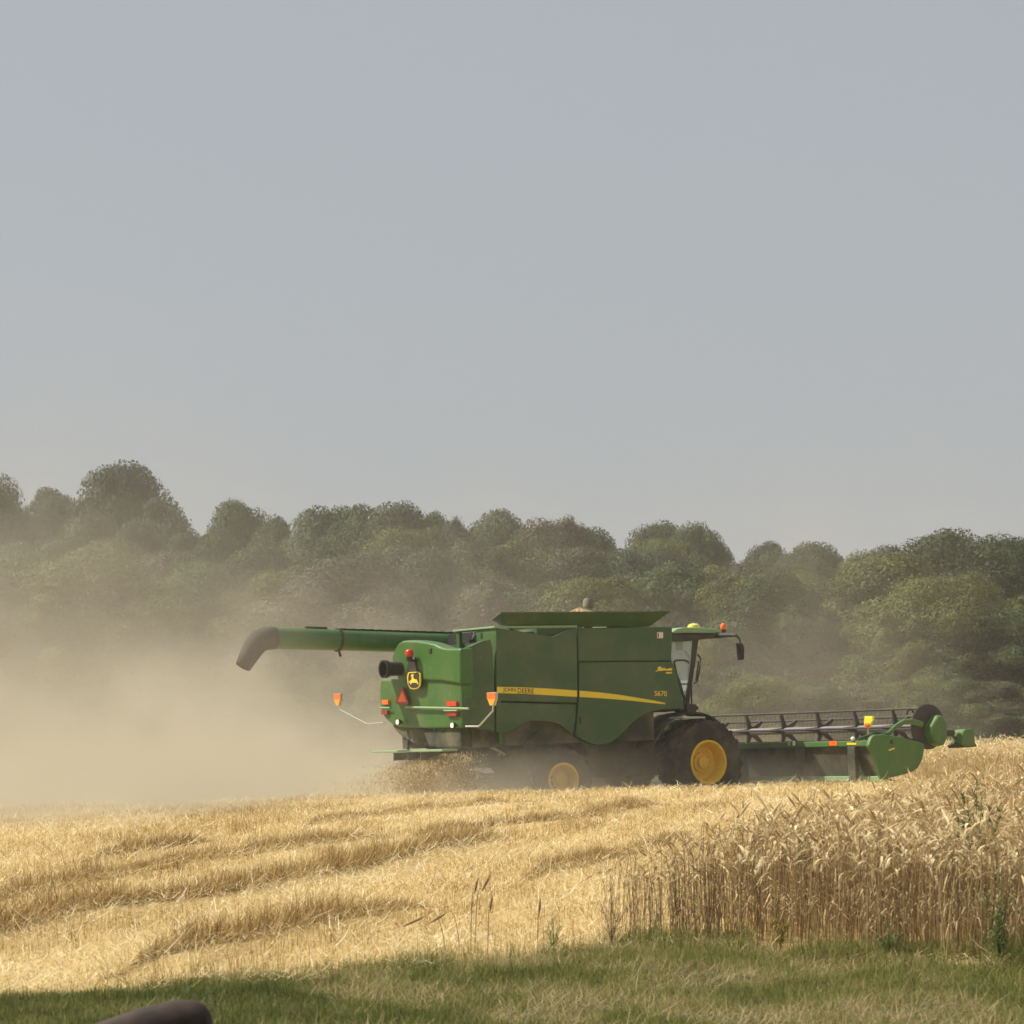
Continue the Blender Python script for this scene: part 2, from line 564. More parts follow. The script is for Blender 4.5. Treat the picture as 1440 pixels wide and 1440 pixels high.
# windrows: each a heap of long straw
for P, (pts, h, w, lab) in zip(ROWPTS, ROWS):
    L = np.linalg.norm(np.diff(P, axis=0), axis=1).sum()
    seg = np.linalg.norm(np.diff(P, axis=0), axis=1)
    cum = np.concatenate([[0], np.cumsum(seg)])
    dist = P[:, 1].mean()
    h *= 1.75; w *= 0.8
    n = int(L * 1300 * (25 / dist) ** 0.5)
    n = min(n, 34000)
    u = rng.random(n) * L
    px_ = np.interp(u, cum, P[:, 0]); py_ = np.interp(u, cum, P[:, 1])
    k = np.clip(np.searchsorted(cum, u) - 1, 0, len(seg) - 1)
    d = (P[k + 1] - P[k]) / seg[k][:, None]
    nrm = np.stack([-d[:, 1], d[:, 0]], -1)
    nrm = np.where(nrm[:, 1:2] < 0, -nrm, nrm)           # away from the viewer
    lump = 0.85 + 0.22 * vnoise(u * 0.9, u * 0 + 3, 11) + 0.2 * vnoise(u * 4.1, u * 0 + 9, 12)
    lump = np.clip(lump, 0.1, 1.3) * np.clip(np.minimum(u, L - u) / 1.6, 0.12, 1)
    across = rng.beta(1.4, 1.8, n)                        # 0 = near foot, 1 = far foot
    prof = np.where(across < 0.22, across / 0.22, (1 - across) / 0.78)
    ztop = prof * h * lump
    zz = ztop * np.sqrt(rng.random(n))
    cx = px_ + nrm[:, 0] * across * w * lump * 1.3; cy = py_ + nrm[:, 1] * across * w * lump * 1.3
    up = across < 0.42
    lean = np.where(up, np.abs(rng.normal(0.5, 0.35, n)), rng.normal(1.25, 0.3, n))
    hgt = np.where(up, h * lump * rng.uniform(0.6, 1.25, n), rng.uniform(0.08, 0.22, n))
    root = np.stack([cx, cy, ground_z(cx, cy) + np.where(up, 0.0, zz)], -1)
    g = (dist / 20) ** 0.6
    bag = Bag()
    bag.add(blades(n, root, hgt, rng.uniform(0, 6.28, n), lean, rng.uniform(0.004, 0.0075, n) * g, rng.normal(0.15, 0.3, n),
                   np.clip(np.where(up, rng.normal(0.20, 0.14, n), rng.normal(0.58, 0.18, n)), 0, 1)))  # upright near-side straws tinted darker, shade painted into their colour
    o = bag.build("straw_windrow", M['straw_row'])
    tag(o, lab, "straw windrow", "straw windrows across the stubble field")

# grass verge ------------------------------------------------------
GRASS = [(0.0, (0.075, 0.10, 0.018)), (0.3, (0.155, 0.175, 0.038)), (0.5, (0.26, 0.25, 0.068)), (0.68, (0.32, 0.29, 0.11)), (0.85, (0.46, 0.35, 0.17)), (1.0, (0.60, 0.48, 0.27))]
M['grass'] = tinted('grass', GRASS, 0.6, 0.35)
bag = Bag()
n = 260000
y = rng.uniform(13.2, 20.6, n); x = rng.uniform(-1, 1, n) * (0.205 * y + 2.6)
dist_in = grass_edge_y(x) - y + 0.25 * vnoise(x * 2.2, y * 2.2, 5)
ok = (dist_in > 0) | (rng.random(n) < np.exp(-np.abs(dist_in) / 0.18) * 0.5)
bare = vnoise(x * 1.3 + 40, y * 1.0, 21) * 0.6 + vnoise(x * 3.4, y * 2.4, 22) * 0.5
ok &= rng.random(n) > np.clip((bare - 0.12) * 3.0, 0, 0.85) * sstep(-1.6, 0.3, x)
x, y, dist_in, bare = x[ok], y[ok], dist_in[ok], bare[ok]; n = len(x)
dry = bare
dark_short = 1 - sstep(-0.6, 1.0, x + (y - 15.6) * 1.1)          # darker, shorter grass toward the left and bottom
right = sstep(-0.2, 1.6, x)
tint = 0.43 + 0.38 * dry + 0.11 * right - 0.08 * dark_short + rng.normal(0, 0.13, n) + 0.10 * vnoise(x * 6.0, y * 4.5, 26)
tint += 0.22 * np.exp(-np.abs(dist_in) / 0.3) * rng.random(n)
rough_edge = np.exp(-np.clip(dist_in, 0, 9) / 0.5) * sstep(-2.2, -0.3, x)
hgt = rng.uniform(0.028, 0.078, n) * (1 + 1.5 * rough_edge * rng.random(n)) * (1 + 0.5 * np.clip(vnoise(x * 1.7, y * 1.7, 23), 0, 1) + 0.9 * np.clip(vnoise(x * 5.5, y * 4.0, 25) - 0.25, 0, 1)) * np.where(dark_short > 0.5, 0.85, 1.0)
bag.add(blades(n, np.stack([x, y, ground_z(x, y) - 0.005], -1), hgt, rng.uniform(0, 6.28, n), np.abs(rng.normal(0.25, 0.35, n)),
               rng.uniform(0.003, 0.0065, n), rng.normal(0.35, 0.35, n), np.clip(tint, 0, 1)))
# dead thatch and pale seed stems
n2 = 40000
y2 = rng.uniform(14, 19.5, n2); x2 = rng.uniform(-0.4, 1, n2) * (0.205 * y2 + 2.6)
ok = (grass_edge_y(x2) - y2 > 0.0) & (vnoise(x2 * 1.3 + 40, y2 * 1.0, 21) * 0.6 + vnoise(x2 * 3.4, y2 * 2.4, 22) * 0.5 + rng.normal(0, 0.18, n2) > 0.05)
x2, y2 = x2[ok], y2[ok]; n2 = len(x2)
bag.add(blades(n2, np.stack([x2, y2, ground_z(x2, y2) + 0.005], -1), rng.uniform(0.05, 0.16, n2), rng.uniform(0, 6.28, n2), np.clip(rng.normal(1.1, 0.4, n2), 0, 1.55),
               rng.uniform(0.003, 0.006, n2), rng.normal(0.2, 0.3, n2), np.clip(rng.normal(0.82, 0.12, n2), 0, 1)))
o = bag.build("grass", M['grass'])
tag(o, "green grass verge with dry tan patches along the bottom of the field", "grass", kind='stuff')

# ------------------------------------------------------------------ wheat
WHEAT = [(0.0, (0.13, 0.085, 0.050)), (0.25, (0.31, 0.22, 0.115)), (0.5, (0.53, 0.40, 0.21)), (0.75, (0.75, 0.60, 0.33)), (1.0, (0.88, 0.76, 0.48))]
M['wheat'] = tinted('ripe_wheat', WHEAT, 0.7, 0.18)

def wheat_proto(seed, detail=True):
    """one stalk at the origin, height about 0.85 m: straight stem, hooked neck, bearded ear, a dry leaf"""
    r = np.random.default_rng(seed)
    V, F, T = [], [], []
    def ribbon(pts, widths, tint, cross=False):
        pts = np.array(pts)
        for ax in ((1.0, 0.0, 0.0), (0.0, 1.0, 0.0))[: 2 if cross else 1]:
            b = len(V)
            for p, w in zip(pts, widths):
                V.append(p - np.array(ax) * w / 2); V.append(p + np.array(ax) * w / 2); T.extend([tint, tint])
            for i in range(len(pts) - 1):
                F.append([b + 2 * i, b + 2 * i + 1, b + 2 * i + 3, b + 2 * i + 2])
    H = r.choice([r.uniform(0.50, 0.7), r.uniform(0.68, 0.86)], p=[0.35, 0.65])
    az = r.uniform(0, 2 * np.pi)
    d = np.array([np.cos(az), np.sin(az), 0])
    lean = r.normal(0, 0.05)
    bend = r.choice([r.uniform(0.7, 1.2), r.uniform(1.3, 2.6)], p=[0.2, 0.8])
    stem = [np.array([0, 0, 0.0])]
    stem.append(d * lean * H * 0.5 + np.array([0, 0, H * 0.55]))
    stem.append(d * lean * H + np.array([0, 0, H * 0.88]))
    p = stem[-1].copy(); a = lean + 0.1
    k = 4
    for i in range(k):                                     # the neck
        a += bend * 0.55 / k
        p = p + (d * np.sin(a) + np.array([0, 0, np.cos(a)])) * 0.035
        stem.append(p.copy())
    ribbon(stem, [0.0042] * len(stem), r.uniform(0.05, 0.75), True)
    ear = [p.copy()]; L = r.uniform(0.085, 0.125); ne = 4
    for i in range(ne):
        a += bend * 0.45 / ne
        p = p + (d * np.sin(a) + np.array([0, 0, np.cos(a)])) * L / ne
        ear.append(p.copy())
    ribbon(ear, [0.007, 0.019, 0.022, 0.018, 0.006], r.uniform(0.55, 1.0), True)
    side = np.array([-d[1], d[0], 0])
    for i in range(13 if detail else 5):                     # awns
        q = ear[1 + i % 4]
        sp = r.normal(0, 0.24)
        dirv = (d * np.sin(a + sp) + np.array([0, 0, np.cos(a + sp)]) + side * r.normal(0, 0.22))
        dirv /= np.linalg.norm(dirv)
        ribbon([q, q + dirv * r.uniform(0.045, 0.08)], [0.0036, 0.0013], r.uniform(0.6, 1.0))
    for i in range(r.integers(1, 3)):                        # withered leaf
        z0 = r.uniform(0.25, 0.65) * H
        la = r.uniform(0, 6.28); ld = np.array([np.cos(la), np.sin(la), 0])
        b0 = d * lean * z0 + np.array([0, 0, z0])
        ln = r.uniform(0.08, 0.18)
        ribbon([b0, b0 + ld * ln * 0.4 + np.array([0, 0, ln * 0.25]), b0 + ld * ln * 0.7 - np.array([0, 0, ln * 0.35])], [0.006, 0.008, 0.002], r.uniform(0.2, 0.7))
    return np.array(V), np.array(F), np.array(T)

PROTO = [wheat_proto(100 + i) for i in range(26)]
PROTO_LO = [wheat_proto(300 + i, False) for i in range(14)]

def scatter(protos, x, y, z, scale, wide, tshift, lean=0.07):
    bag = Bag()
    pick = rng.integers(0, len(protos), len(x))
    for k, (V, F, T) in enumerate(protos):
        i = np.where(pick == k)[0]
        if len(i) == 0: continue
        n = len(i)
        a = rng.uniform(0, 2 * np.pi, n); c, s = np.cos(a), np.sin(a)
        lx, ly = rng.normal(0, lean, n), rng.normal(0, lean, n)
        vx = V[None, :, 0] * c[:, None] - V[None, :, 1] * s[:, None]
        vy = V[None, :, 0] * s[:, None] + V[None, :, 1] * c[:, None]
        vz = np.repeat(V[None, :, 2], n, 0)
        sc = scale[i][:, None]
        vx = vx * sc + vz * lx[:, None] * sc + x[i][:, None]
        vy = vy * sc + vz * ly[:, None] * sc + y[i][:, None]
        vz = vz * sc + z[i][:, None]
        VV = np.stack([vx, vy, vz], -1).reshape(-1, 3)
        FF = (F[None] + (np.arange(n) * len(V))[:, None, None]).reshape(-1, 4)
        TT = np.clip(T[None] + tshift[i][:, None], 0, 1).ravel()
        bag.add((VV, FF, TT))
    return bag

# main block in the right foreground
xs, ys = [], []
def strip(n, y0, y1):
    y = rng.uniform(y0, y1, n); x = rng.uniform(0.75, 1, n)
    lx = np.interp(y, WHEAT_LEFT[:, 1], WHEAT_LEFT[:, 0]); rx = 0.2 * y + 2.8
    x = lx + rng.random(n) * np.maximum(rx - lx, 0.0)
    ok = in_wheat(x, y) & (x < rx)
    return x[ok], y[ok]
for n, y0, y1 in ((4200, 16.2, 20.0), (4500, 20, 24), (4300, 24, 30), (3900, 30, 38), (3200, 38, 46), (2600, 46, 57)):
    a, b2 = strip(n, y0, y1); xs.append(a); ys.append(b2)
x = np.concatenate(xs); y = np.concatenate(ys)
lx = np.interp(y, WHEAT_LEFT[:, 1], WHEAT_LEFT[:, 0])
edge = np.clip((x - lx) / 0.55, 0, 1)
thin = (x < 1.55) & (y < 22) & (rng.random(len(x)) < 0.30)
keep = (rng.random(len(x)) < 0.7 + 0.3 * edge) & ~thin
x, y, edge = x[keep], y[keep], edge[keep]
sc = rng.normal(0.99, 0.08, len(x)) * (0.84 + 0.16 * edge) * np.where(x < 1.5, 0.80, 1.0)
bag = scatter(PROTO, x, y, ground_z(x, y), sc, 1, rng.normal(0, 0.10, len(x)) - 0.02 - 0.16 * (1 - edge))
o = bag.build("wheat", M['wheat'])
tag(o, "dense ripe wheat block with drooping bearded ears in the right foreground", "wheat", kind='stuff')

# uncut crop ahead of the header
n = 10000
y = rng.uniform(58.6, 74, n); x = rng.uniform(9.3, 19.5, n)
ok = (x - 9.3) > (y - 58.6) * -0.25
ok &= (x < 0.2 * y + 4.0)
x, y = x[ok], y[ok]
bag = scatter(PROTO_LO, x, y, ground_z(x, y), rng.normal(0.95, 0.06, len(x)), 1, rng.normal(0.26, 0.1, len(x)))
o = bag.build("wheat", M['wheat'])
tag(o, "pale standing wheat still uncut ahead of the header at the right edge", "wheat", kind='stuff')

# loose stalks at the thin left end of the block: each an object
stalk_me = []
for k, (V, F, T) in enumerate(PROTO[:10]):
    mm = np_mesh("wheat_stalk", V, F, np.clip(T - 0.28, 0, 1)); mm.materials.append(M['wheat']); stalk_me.append(mm)
for i in range(150):
    xx = 0.70 + 0.9 * rng.random() ** 0.8; yy = rng.uniform(19.3, 20.9)
    o = bpy.data.objects.new("wheat_stalk", stalk_me[i % 10]); COL.objects.link(o)
    o.location = (xx, yy, float(ground_z(np.array(xx), np.array(yy))))
    o.rotation_euler = (rng.normal(0, 0.06), rng.normal(0, 0.06), rng.uniform(0, 6.28))
    s_ = rng.uniform(0.72, 1.0) * (0.85 + 0.15 * min(1, (xx - 0.7) / 0.5)); o.scale = (s_, s_, s_)
    tag(o, "slender wheat stalk standing alone at the thin left end of the wheat block", "wheat stalk", "loose wheat stalks at the left end of the wheat block")

# green undergrowth creeping into the foot of the wheat
n = 38000
x = rng.uniform(0.7, 6.4, n); y = np.interp(x, WHEAT_FRONT[:, 0], WHEAT_FRONT[:, 1]) + rng.normal(0.05, 0.33, n)
ok = (vnoise(x * 2.1, y * 1.3, 31) > -0.12) & (rng.random(n) < 0.25 + 0.75 * sstep(1.2, 2.6, x))
x, y = x[ok], y[ok]; n = len(x)
bag = Bag()
bag.add(blades(n, np.stack([x, y, ground_z(x, y)], -1), rng.uniform(0.06, 0.17, n) * (1 + 0.8 * np.clip(vnoise(x * 3, y * 2, 32), 0, 1)), rng.uniform(0, 6.28, n), np.abs(rng.normal(0.35, 0.4, n)), rng.uniform(0.004, 0.010, n), rng.normal(0.4, 0.4, n), np.clip(rng.normal(0.44, 0.18, n) + 0.2 * vnoise(x * 4, y * 4, 33), 0, 1)))
o = bag.build("undergrowth", M['grass'])
tag(o, "tangled green undergrowth along the foot of the wheat block", "undergrowth", kind='stuff')

# weeds ------------------------------------------------------------
LEAF = [(0.0, (0.07, 0.095, 0.035)), (0.5, (0.17, 0.21, 0.07)), (1.0, (0.33, 0.33, 0.12))]
M['weed'] = tinted('weed_leaf', LEAF, 0.6, 0.2)
M['weed_yellow'] = tinted('yellow_weed_leaf', [(0, (0.12, 0.13, 0.03)), (0.5, (0.30, 0.24, 0.05)), (1, (0.5, 0.38, 0.09))], 0.6, 0.25)
M['weed_dry'] = tinted('dry_weed', [(0, (0.16, 0.11, 0.05)), (1, (0.46, 0.34, 0.17))], 0.8)
def weed(loc, stems, leafn, leafl, mat, label, cat, name="weed", tintc=0.4, slim=1.0):
    root = empty(name, loc)
    tag(root, label, cat)
    sm, lf = Bag(), Bag()
    for (lx, ly, h) in stems:
        r0 = np.array([[0.0, 0.0, 0.0]]); tip = np.array([lx, ly, h])
        k = 6
        pts = [tip * (i / k) * np.array([ (i / k), (i / k), 1]) for i in range(k + 1)]
        V, F = [], []
        for i, p in enumerate(pts):
            w = 0.009 * (1 - 0.6 * i / k)
            V += [p + np.array([-w, 0, 0]) / 2, p + np.array([w, 0, 0]) / 2]
            if i: F.append([2 * i - 2, 2 * i - 1, 2 * i + 1, 2 * i])
        b0 = len(V)
        for i, p in enumerate(pts):
            w = 0.009 * (1 - 0.6 * i / k)
            V += [p + np.array([0, -w, 0]) / 2, p + np.array([0, w, 0]) / 2]
            if i: F.append([b0 + 2 * i - 2, b0 + 2 * i - 1, b0 + 2 * i + 1, b0 + 2 * i])
        sm.add((np.array(V), np.array(F), np.full(len(V), 0.3)))
        n = leafn
        u = rng.uniform(0.18, 1.0, n)
        pr = np.stack([tip[0] * u * u, tip[1] * u * u, tip[2] * u], -1) + rng.normal(0, 1, (n, 3)) * np.array([0.035, 0.035, 0.02]) * (1.15 - u)[:, None]
        lf.add(blades(n, pr, rng.uniform(0.5, 1.0, n) * leafl * (1.15 - 0.6 * u), rng.uniform(0, 6.28, n), rng.normal(0.9, 0.35, n),
                      rng.uniform(0.007, 0.015, n) * slim, rng.normal(0.3, 0.4, n), np.clip(rng.normal(tintc, 0.2, n), 0, 1)))
    sm.build("stem", mat, root); lf.build("leaves", mat, root)
    return root
def gz(x, y): return float(ground_z(np.array(float(x)), np.array(float(y))))
def wpt(px, Y): return ((px - 720) / FPX * Y, Y, gz((px - 720) / FPX * Y, Y))
weed(wpt(1373, 19.4), [(0.0, 0, 1.18), (-0.16, 0.02, 1.02), (0.19, 0, 1.0), (-0.06, 0.05, 1.05), (0.10, -0.04, 1.0), (-0.11, 0.0, 1.1), (0.05, 0.03, 1.12)], 110, 0.12, M['weed'], "dark green thistle rising above the wheat near the right edge", "weed", tintc=0.28)
weed(wpt(1405, 17.55), [(0, 0, 0.62), (-0.10, 0, 0.5), (0.09, 0, 0.58), (0.02, 0.03, 0.42), (-0.03, -0.05, 0.35)], 70, 0.10, M['weed'], "bushy bright green weed at the foot of the wheat near the right edge", "weed", tintc=0.62)
weed(wpt(1098, 18.85), [(0, 0, 0.28), (-0.06, 0, 0.22), (0.06, 0, 0.24)], 45, 0.10, M['weed_yellow'], "small yellowish leafy weed at the foot of the wheat, near its middle", "weed", tintc=0.5)
weed(wpt(1250, 18.2), [(0, 0, 0.26), (-0.09, 0, 0.2), (0.12, 0, 0.22)], 50, 0.11, M['weed'], "low dark green weed at the wheat foot, left of the bushy bright one", "weed", tintc=0.5)
weed(wpt(860, 19.3), [(0, 0, 0.34), (-0.07, 0, 0.3), (0.06, 0, 0.26), (0.12, 0.03, 0.3)], 40, 0.13, M['weed_dry'], "brown withered weed tuft at the left corner of the wheat", "weed", tintc=0.6, slim=0.4)
weed(wpt(778, 18.9), [(0, 0, 0.26), (0.05, 0, 0.2), (-0.06, 0, 0.18)], 40, 0.12, M['weed'], "grey green weed tuft on the grass edge, left of the wheat", "weed", tintc=0.8, slim=0.4)
# dry seed-head stems standing alone on the field margin
def seed_stem(px, Y, h, droop, label):
    loc = wpt(px, Y)
    root = empty("dry_grass_stem", loc); tag(root, label, "grass stem")
    b = MB()
    pts = [Vector((droop * 0.25 * (i / 6) ** 2, 0, h * i / 6)) for i in range(6)] + [Vector((droop * 0.3, 0, h * 0.97)), Vector((droop * 0.55, 0, h * (1.0 - 0.15 * abs(droop) * 4)))]
    b.tube(pts, [0.0028] * 6 + [0.0025, 0.002], 5)
    b.build("stem", M['wheat_dark'], root)
    e = MB(); p = pts[-1]; dz = Vector((droop * 0.4, 0, -0.05 if abs(droop) > 0.15 else 0.08))
    e.tube([p - dz * 0.1, p + dz * 0.3, p + dz * 0.8, p + dz * 1.3], [0.003, 0.009, 0.008, 0.002], 6)
    e.build("seed_head", M['wheat_dark'], root)
M['wheat_dark'] = plain('dark_dry_stem', (0.16, 0.10, 0.045), 0.8)
seed_stem(662, 18.6, 0.46, 0.05, "tallest dry grass stem with upright dark seed head on the field margin")
seed_stem(668, 18.8, 0.48, 0.10, "dry grass stem with nodding seed head right beside the tallest one")
seed_stem(626, 18.5, 0.33, -0.28, "short dry grass stem hooked over to the left on the field margin")
seed_stem(646, 18.7, 0.31, -0.20, "dry grass stem arching left between the hooked and the tallest stem")
seed_stem(686, 18.4, 0.36, 0.03, "thin straight dry stem right of the tallest one, alone on the margin")
seed_stem(756, 19.0, 0.30, 0.02, "short dark dry stem halfway between the tall stems and the wheat")

# ------------------------------------------------------------------ combine harvester
HEAD = R(33)
ROT = Matrix.Rotation(HEAD, 3, 'Z') @ Matrix.Rotation(R(-1.5), 3, 'Y') @ Matrix.Rotation(R(-1.4), 3, 'X')
WHEEL_L = Vector((0, -1.95, 1.0))                        # hub of the right drive wheel in machine space (x forward, y left, z up)
ORG = Vector(((994 - 720) / FPX * 60, 60, EYE - (1072 - HORIZ) / FPX * 60)) - ROT @ WHEEL_L
ROTI = ROT.inverted()
EYE_L = ROTI @ (Vector((0, 0, EYE)) - ORG)
AX = {'x': 0, 'y': 1, 'z': 2}
def P(px, py, ax, val):
    """machine-space point on the plane ax = val that stands behind a photo pixel"""
    d = ROTI @ Vector(((px - 720) / FPX, 1, -(py - HORIZ) / FPX))
    i = AX[ax]
    return EYE_L + d * ((val - EYE_L[i]) / d[i])
def PP(pts, ax, val):
    return [P(a, b, ax, val) for a, b in pts]

CH = empty("combine_harvester", ORG)
CH.rotation_euler = ROT.to_euler()
tag(CH, "green combine harvester with yellow wheels cutting wheat in its own dust", "combine harvester")

SY = -1.60                                               # right side skin
XR = P(649, 1000, 'y', SY).x                             # rear skin
# inner body, chassis -------------------------------------------------
mb = MB()
mb.box(XR + 0.32, XR + 1.6, -1.48, 1.48, 1.55, 2.3)
mb.box(XR + 1.602, -1.1, -1.48, 1.48, 1.55, 2.95)
mb.box(XR + 0.5, 0.9, -0.75, 0.75, 0.75, 1.545)
mb.build("inner_body", M['chassis'], CH)
mb = MB(); mb.box(-0.28, 0.28, -1.6, 1.6, 0.72, 1.28); mb.box(-0.5, 0.4, -1.15, -0.8, 0.6, 1.6); mb.box(-0.5, 0.4, 0.8, 1.15, 0.6, 1.6)
mb.build("front_axle", M['chassis'], CH, bevel=0.03)
mb = MB(); mb.box(-4.05, -3.75, -1.55, 1.55, 0.55, 0.85); mb.box(-4.2, -3.6, -0.4, 0.4, 0.5, 1.1)
mb.build("rear_axle", M['chassis'], CH, bevel=0.03)

def panel(name, pts, y=SY, t=0.07, mat='green_shaded', bevel=0.02, parent=None):
    mb = MB(); mb.prism(PP(pts, 'y', y), (0, t, 0))
    return mb.build(name, M[mat], parent or CH, bevel=bevel)

# right side skins ----------------------------------------------------
panel("rear_side_panel", [(649, 911.5), (655, 911.2), (661, 909.5), (667, 906.5), (673, 903.5), (680, 901), (690, 899), (693, 912), (694.5, 940), (695.5, 975), (696.5, 1029.3), (690, 1028), (680, 1026.5), (666, 1023.5), (656, 1020), (651, 1014), (649.6, 1000)], t=0.16)
panel("middle_side_panel", [(698, 883.6), (720, 886), (739, 888.8), (758, 892), (777, 895.6), (790, 890.5), (801, 886), (810.6, 882.5), (811.4, 900), (812.2, 930), (812.2, 972), (811, 988.5), (755, 987), (698, 985.5)], t=0.12)
panel("lower_side_panel", [(698, 987.5), (755, 989.2), (810.4, 990.6), (809.5, 1010), (807, 1031), (803, 1031.5), (797, 1027), (790, 1021), (783, 1017.5), (770, 1014.8), (756, 1013.6), (745, 1014.2), (737, 1017.5), (729, 1022.5), (722, 1027.5), (715, 1030.3), (708, 1031), (698, 1029.8)])
panel("front_side_panel", [(814.6, 931.5), (850, 931), (900, 930.6), (944, 930.4), (948, 934), (951, 946), (955, 963), (960, 983), (963, 998), (950, 997), (930, 998), (915, 1001.5), (902, 1007.5), (891, 1016), (881, 1026), (871, 1036), (862, 1043), (852, 1047), (840, 1048), (826, 1044), (812, 1036.5), (809.6, 1034), (811.8, 1012), (813.4, 992), (814.4, 972)], t=0.12)
panel("tank_side", [(812.5, 883), (850, 882.4), (900, 882), (945.5, 881.6), (945.2, 905), (944.6, 929.3), (900, 929.5), (850, 929.9), (813.8, 930.3)], y=SY + 0.04, t=0.10)
# seam shadows are real gaps: dark backing boards behind the skins
a = P(698, 884, 'y', SY + 0.2); b_ = P(946, 1000, 'y', SY + 0.2)
mb = MB(); mb.box(a.x + 0.06, b_.x - 0.03, SY + 0.16, SY + 0.22, P(820, 1000, 'y', SY).z, P(850, 886, 'y', SY).z - 0.05)
mb.build("side_backing", M['black'], CH)
# wheel-arch liners
for c, r, x0, x1 in ((-3.87, 0.98, None, None), (0.0, 1.22, None, None)):
    mb = MB()
    pts_o = [(c + math.cos(R(a)) * r, 0.95 + math.sin(R(a)) * (r - 0.05)) for a in range(20, 161, 10)]
    for (xa, za), (xb, zb) in zip(pts_o, pts_o[1:]):
        mb.prism([(xa, -1.50, za), (xb, -1.50, zb), (xb, -1.50, zb + 0.04), (xa, -1.50, za + 0.04)], (0, 0.7, 0))
    mb.build("wheel_arch", M['chassis'], CH)

# rear hood -----------------------------------------------------------
def rear_panel(name, pts, x, t, mat, bev=0.05, seg=3):
    mb = MB(); mb.prism(PP(pts, 'x', x), (t, 0, 0))
    return mb.build(name, M[mat], CH, bevel=bev, seg=seg)
upper = [(647.5, 911.7), (635, 911.9), (625, 911.3), (619, 909.5), (611, 905.5), (601, 903), (588, 901), (573, 900.2), (565, 901.2), (559, 905), (554.5, 913), (550.5, 924), (552.5, 935), (556, 947), (559.5, 957.5), (590, 957), (620, 958), (648, 962.5)]
rear_panel("rear_hood", upper, XR - 0.05, 0.34, 'green', 0.06, 4)
lower = [(649, 960), (620, 956), (590, 955), (556, 955), (534.5, 955.5), (533.5, 975), (534.3, 993), (537, 1004), (542.5, 1012), (551, 1019), (560, 1023), (600, 1025), (649.6, 1024)]
rear_panel("rear_door", lower, XR + 0.015, 0.3, 'green', 0.05, 3)
chop = [(648, 1022), (600, 1024), (550, 1018.5), (556, 1028), (566, 1038), (576, 1044), (588, 1049), (620, 1053), (648, 1053)]
rear_panel("straw_chopper", chop, XR + 0.09, 1.1, 'chassis', 0.05, 2)
# pale bumper rail and the dark handle cut-out on the hood
mb = MB(); q0 = P(570, 994.5, 'x', XR - 0.05); q1 = P(659, 996.5, 'x', XR - 0.05)
mb.tube([q0, q1], 0.026, 8); mb.build("bumper_rail", M['palegreen'], CH)
mb = MB(); q = P(605, 915, 'x', XR - 0.06); mb.box(q.x - 0.02, q.x + 0.03, q.y - 0.05, q.y + 0.05, q.z - 0.055, q.z + 0.055)
mb.build("hood_latch", M['black'], CH, bevel=0.02)
# engine exhaust, sooty stub pointing backward on the left of the hood
q = P(538.5, 941, 'x', XR - 0.5)
mb = MB(); mb.lathe([(0.155, 0.8), (0.155, 0.05), (0.188, 0.02), (0.200, -0.02), (0.200, -0.10), (0.168, -0.10), (0.15, 0.0), (0.15, 0.35), (0.0, 0.35)], (XR - 0.40, q.y, q.z), (1, 0, 0), 28)
mb.build("exhaust_pipe", M['soot'], CH, smooth=True)
mb = MB(); mb.box(XR + 0.15, XR + 1.2, q.y - 0.33, q.y + 0.20, q.z - 0.35, q.z + 0.18)
mb.build("exhaust_shroud", M['green_dark'], CH, bevel=0.06)
# beacon stalk and emblem
q = P(578.5, 934, 'x', XR - 0.10)
def rpx(pts, x, t): 
    mb = MB(); mb.prism(PP(pts, 'x', x), (t, 0, 0)); return mb
rpx([(574.5, 924), (583, 924), (585.5, 941), (588, 945), (590, 966), (586, 968.5), (573, 967), (570, 960), (571, 945)], XR - 0.085, 0.06).build("emblem_stalk", M['black'], CH, bevel=0.015)
q = P(575.5, 918.5, 'x', XR - 0.22)
mb = MB(); mb.lathe([(0.06, -0.085), (0.09, -0.04), (0.096, 0.0), (0.085, 0.05), (0.05, 0.085), (0.0, 0.095)], q, (0, 0, 1), 18); bc = mb.build("rear_beacon", M['red'], CH, smooth=True)
mb = MB(); mb.lathe([(0.0, -0.17), (0.085, -0.165), (0.085, -0.09), (0.0, -0.085)], q, (0, 0, 1), 18); mb.box(q.x - 0.03, q.x + 0.26, q.y - 0.05, q.y + 0.03, q.z - 0.19, q.z - 0.13); mb.build("beacon_base", M['black'], bc)
mb = MB(); q = P(580.8, 925.5, 'x', XR - 0.17); mb.box(q.x - 0.02, q.x + 0.02, q.y - 0.055, q.y + 0.055, q.z - 0.03, q.z + 0.02); mb.build("beacon_plug", M['silver'], bc, bevel=0.01)
shield = [(574, 945.5), (587.5, 944.5), (590.6, 947), (590.9, 958), (590.2, 964.5), (587, 968), (582, 969.3), (576.5, 968), (573.2, 963), (572.4, 952)]
em = rpx(shield, XR - 0.11, 0.03).build("emblem", M['stripe'], CH)
cx_, cy_ = 581.7, 956.8
rpx([(cx_ + (a - cx_) * 0.86, cy_ + (b - cy_) * 0.90) for a, b in shield], XR - 0.116, 0.01).build("emblem_field", M['decal_dark'], em)
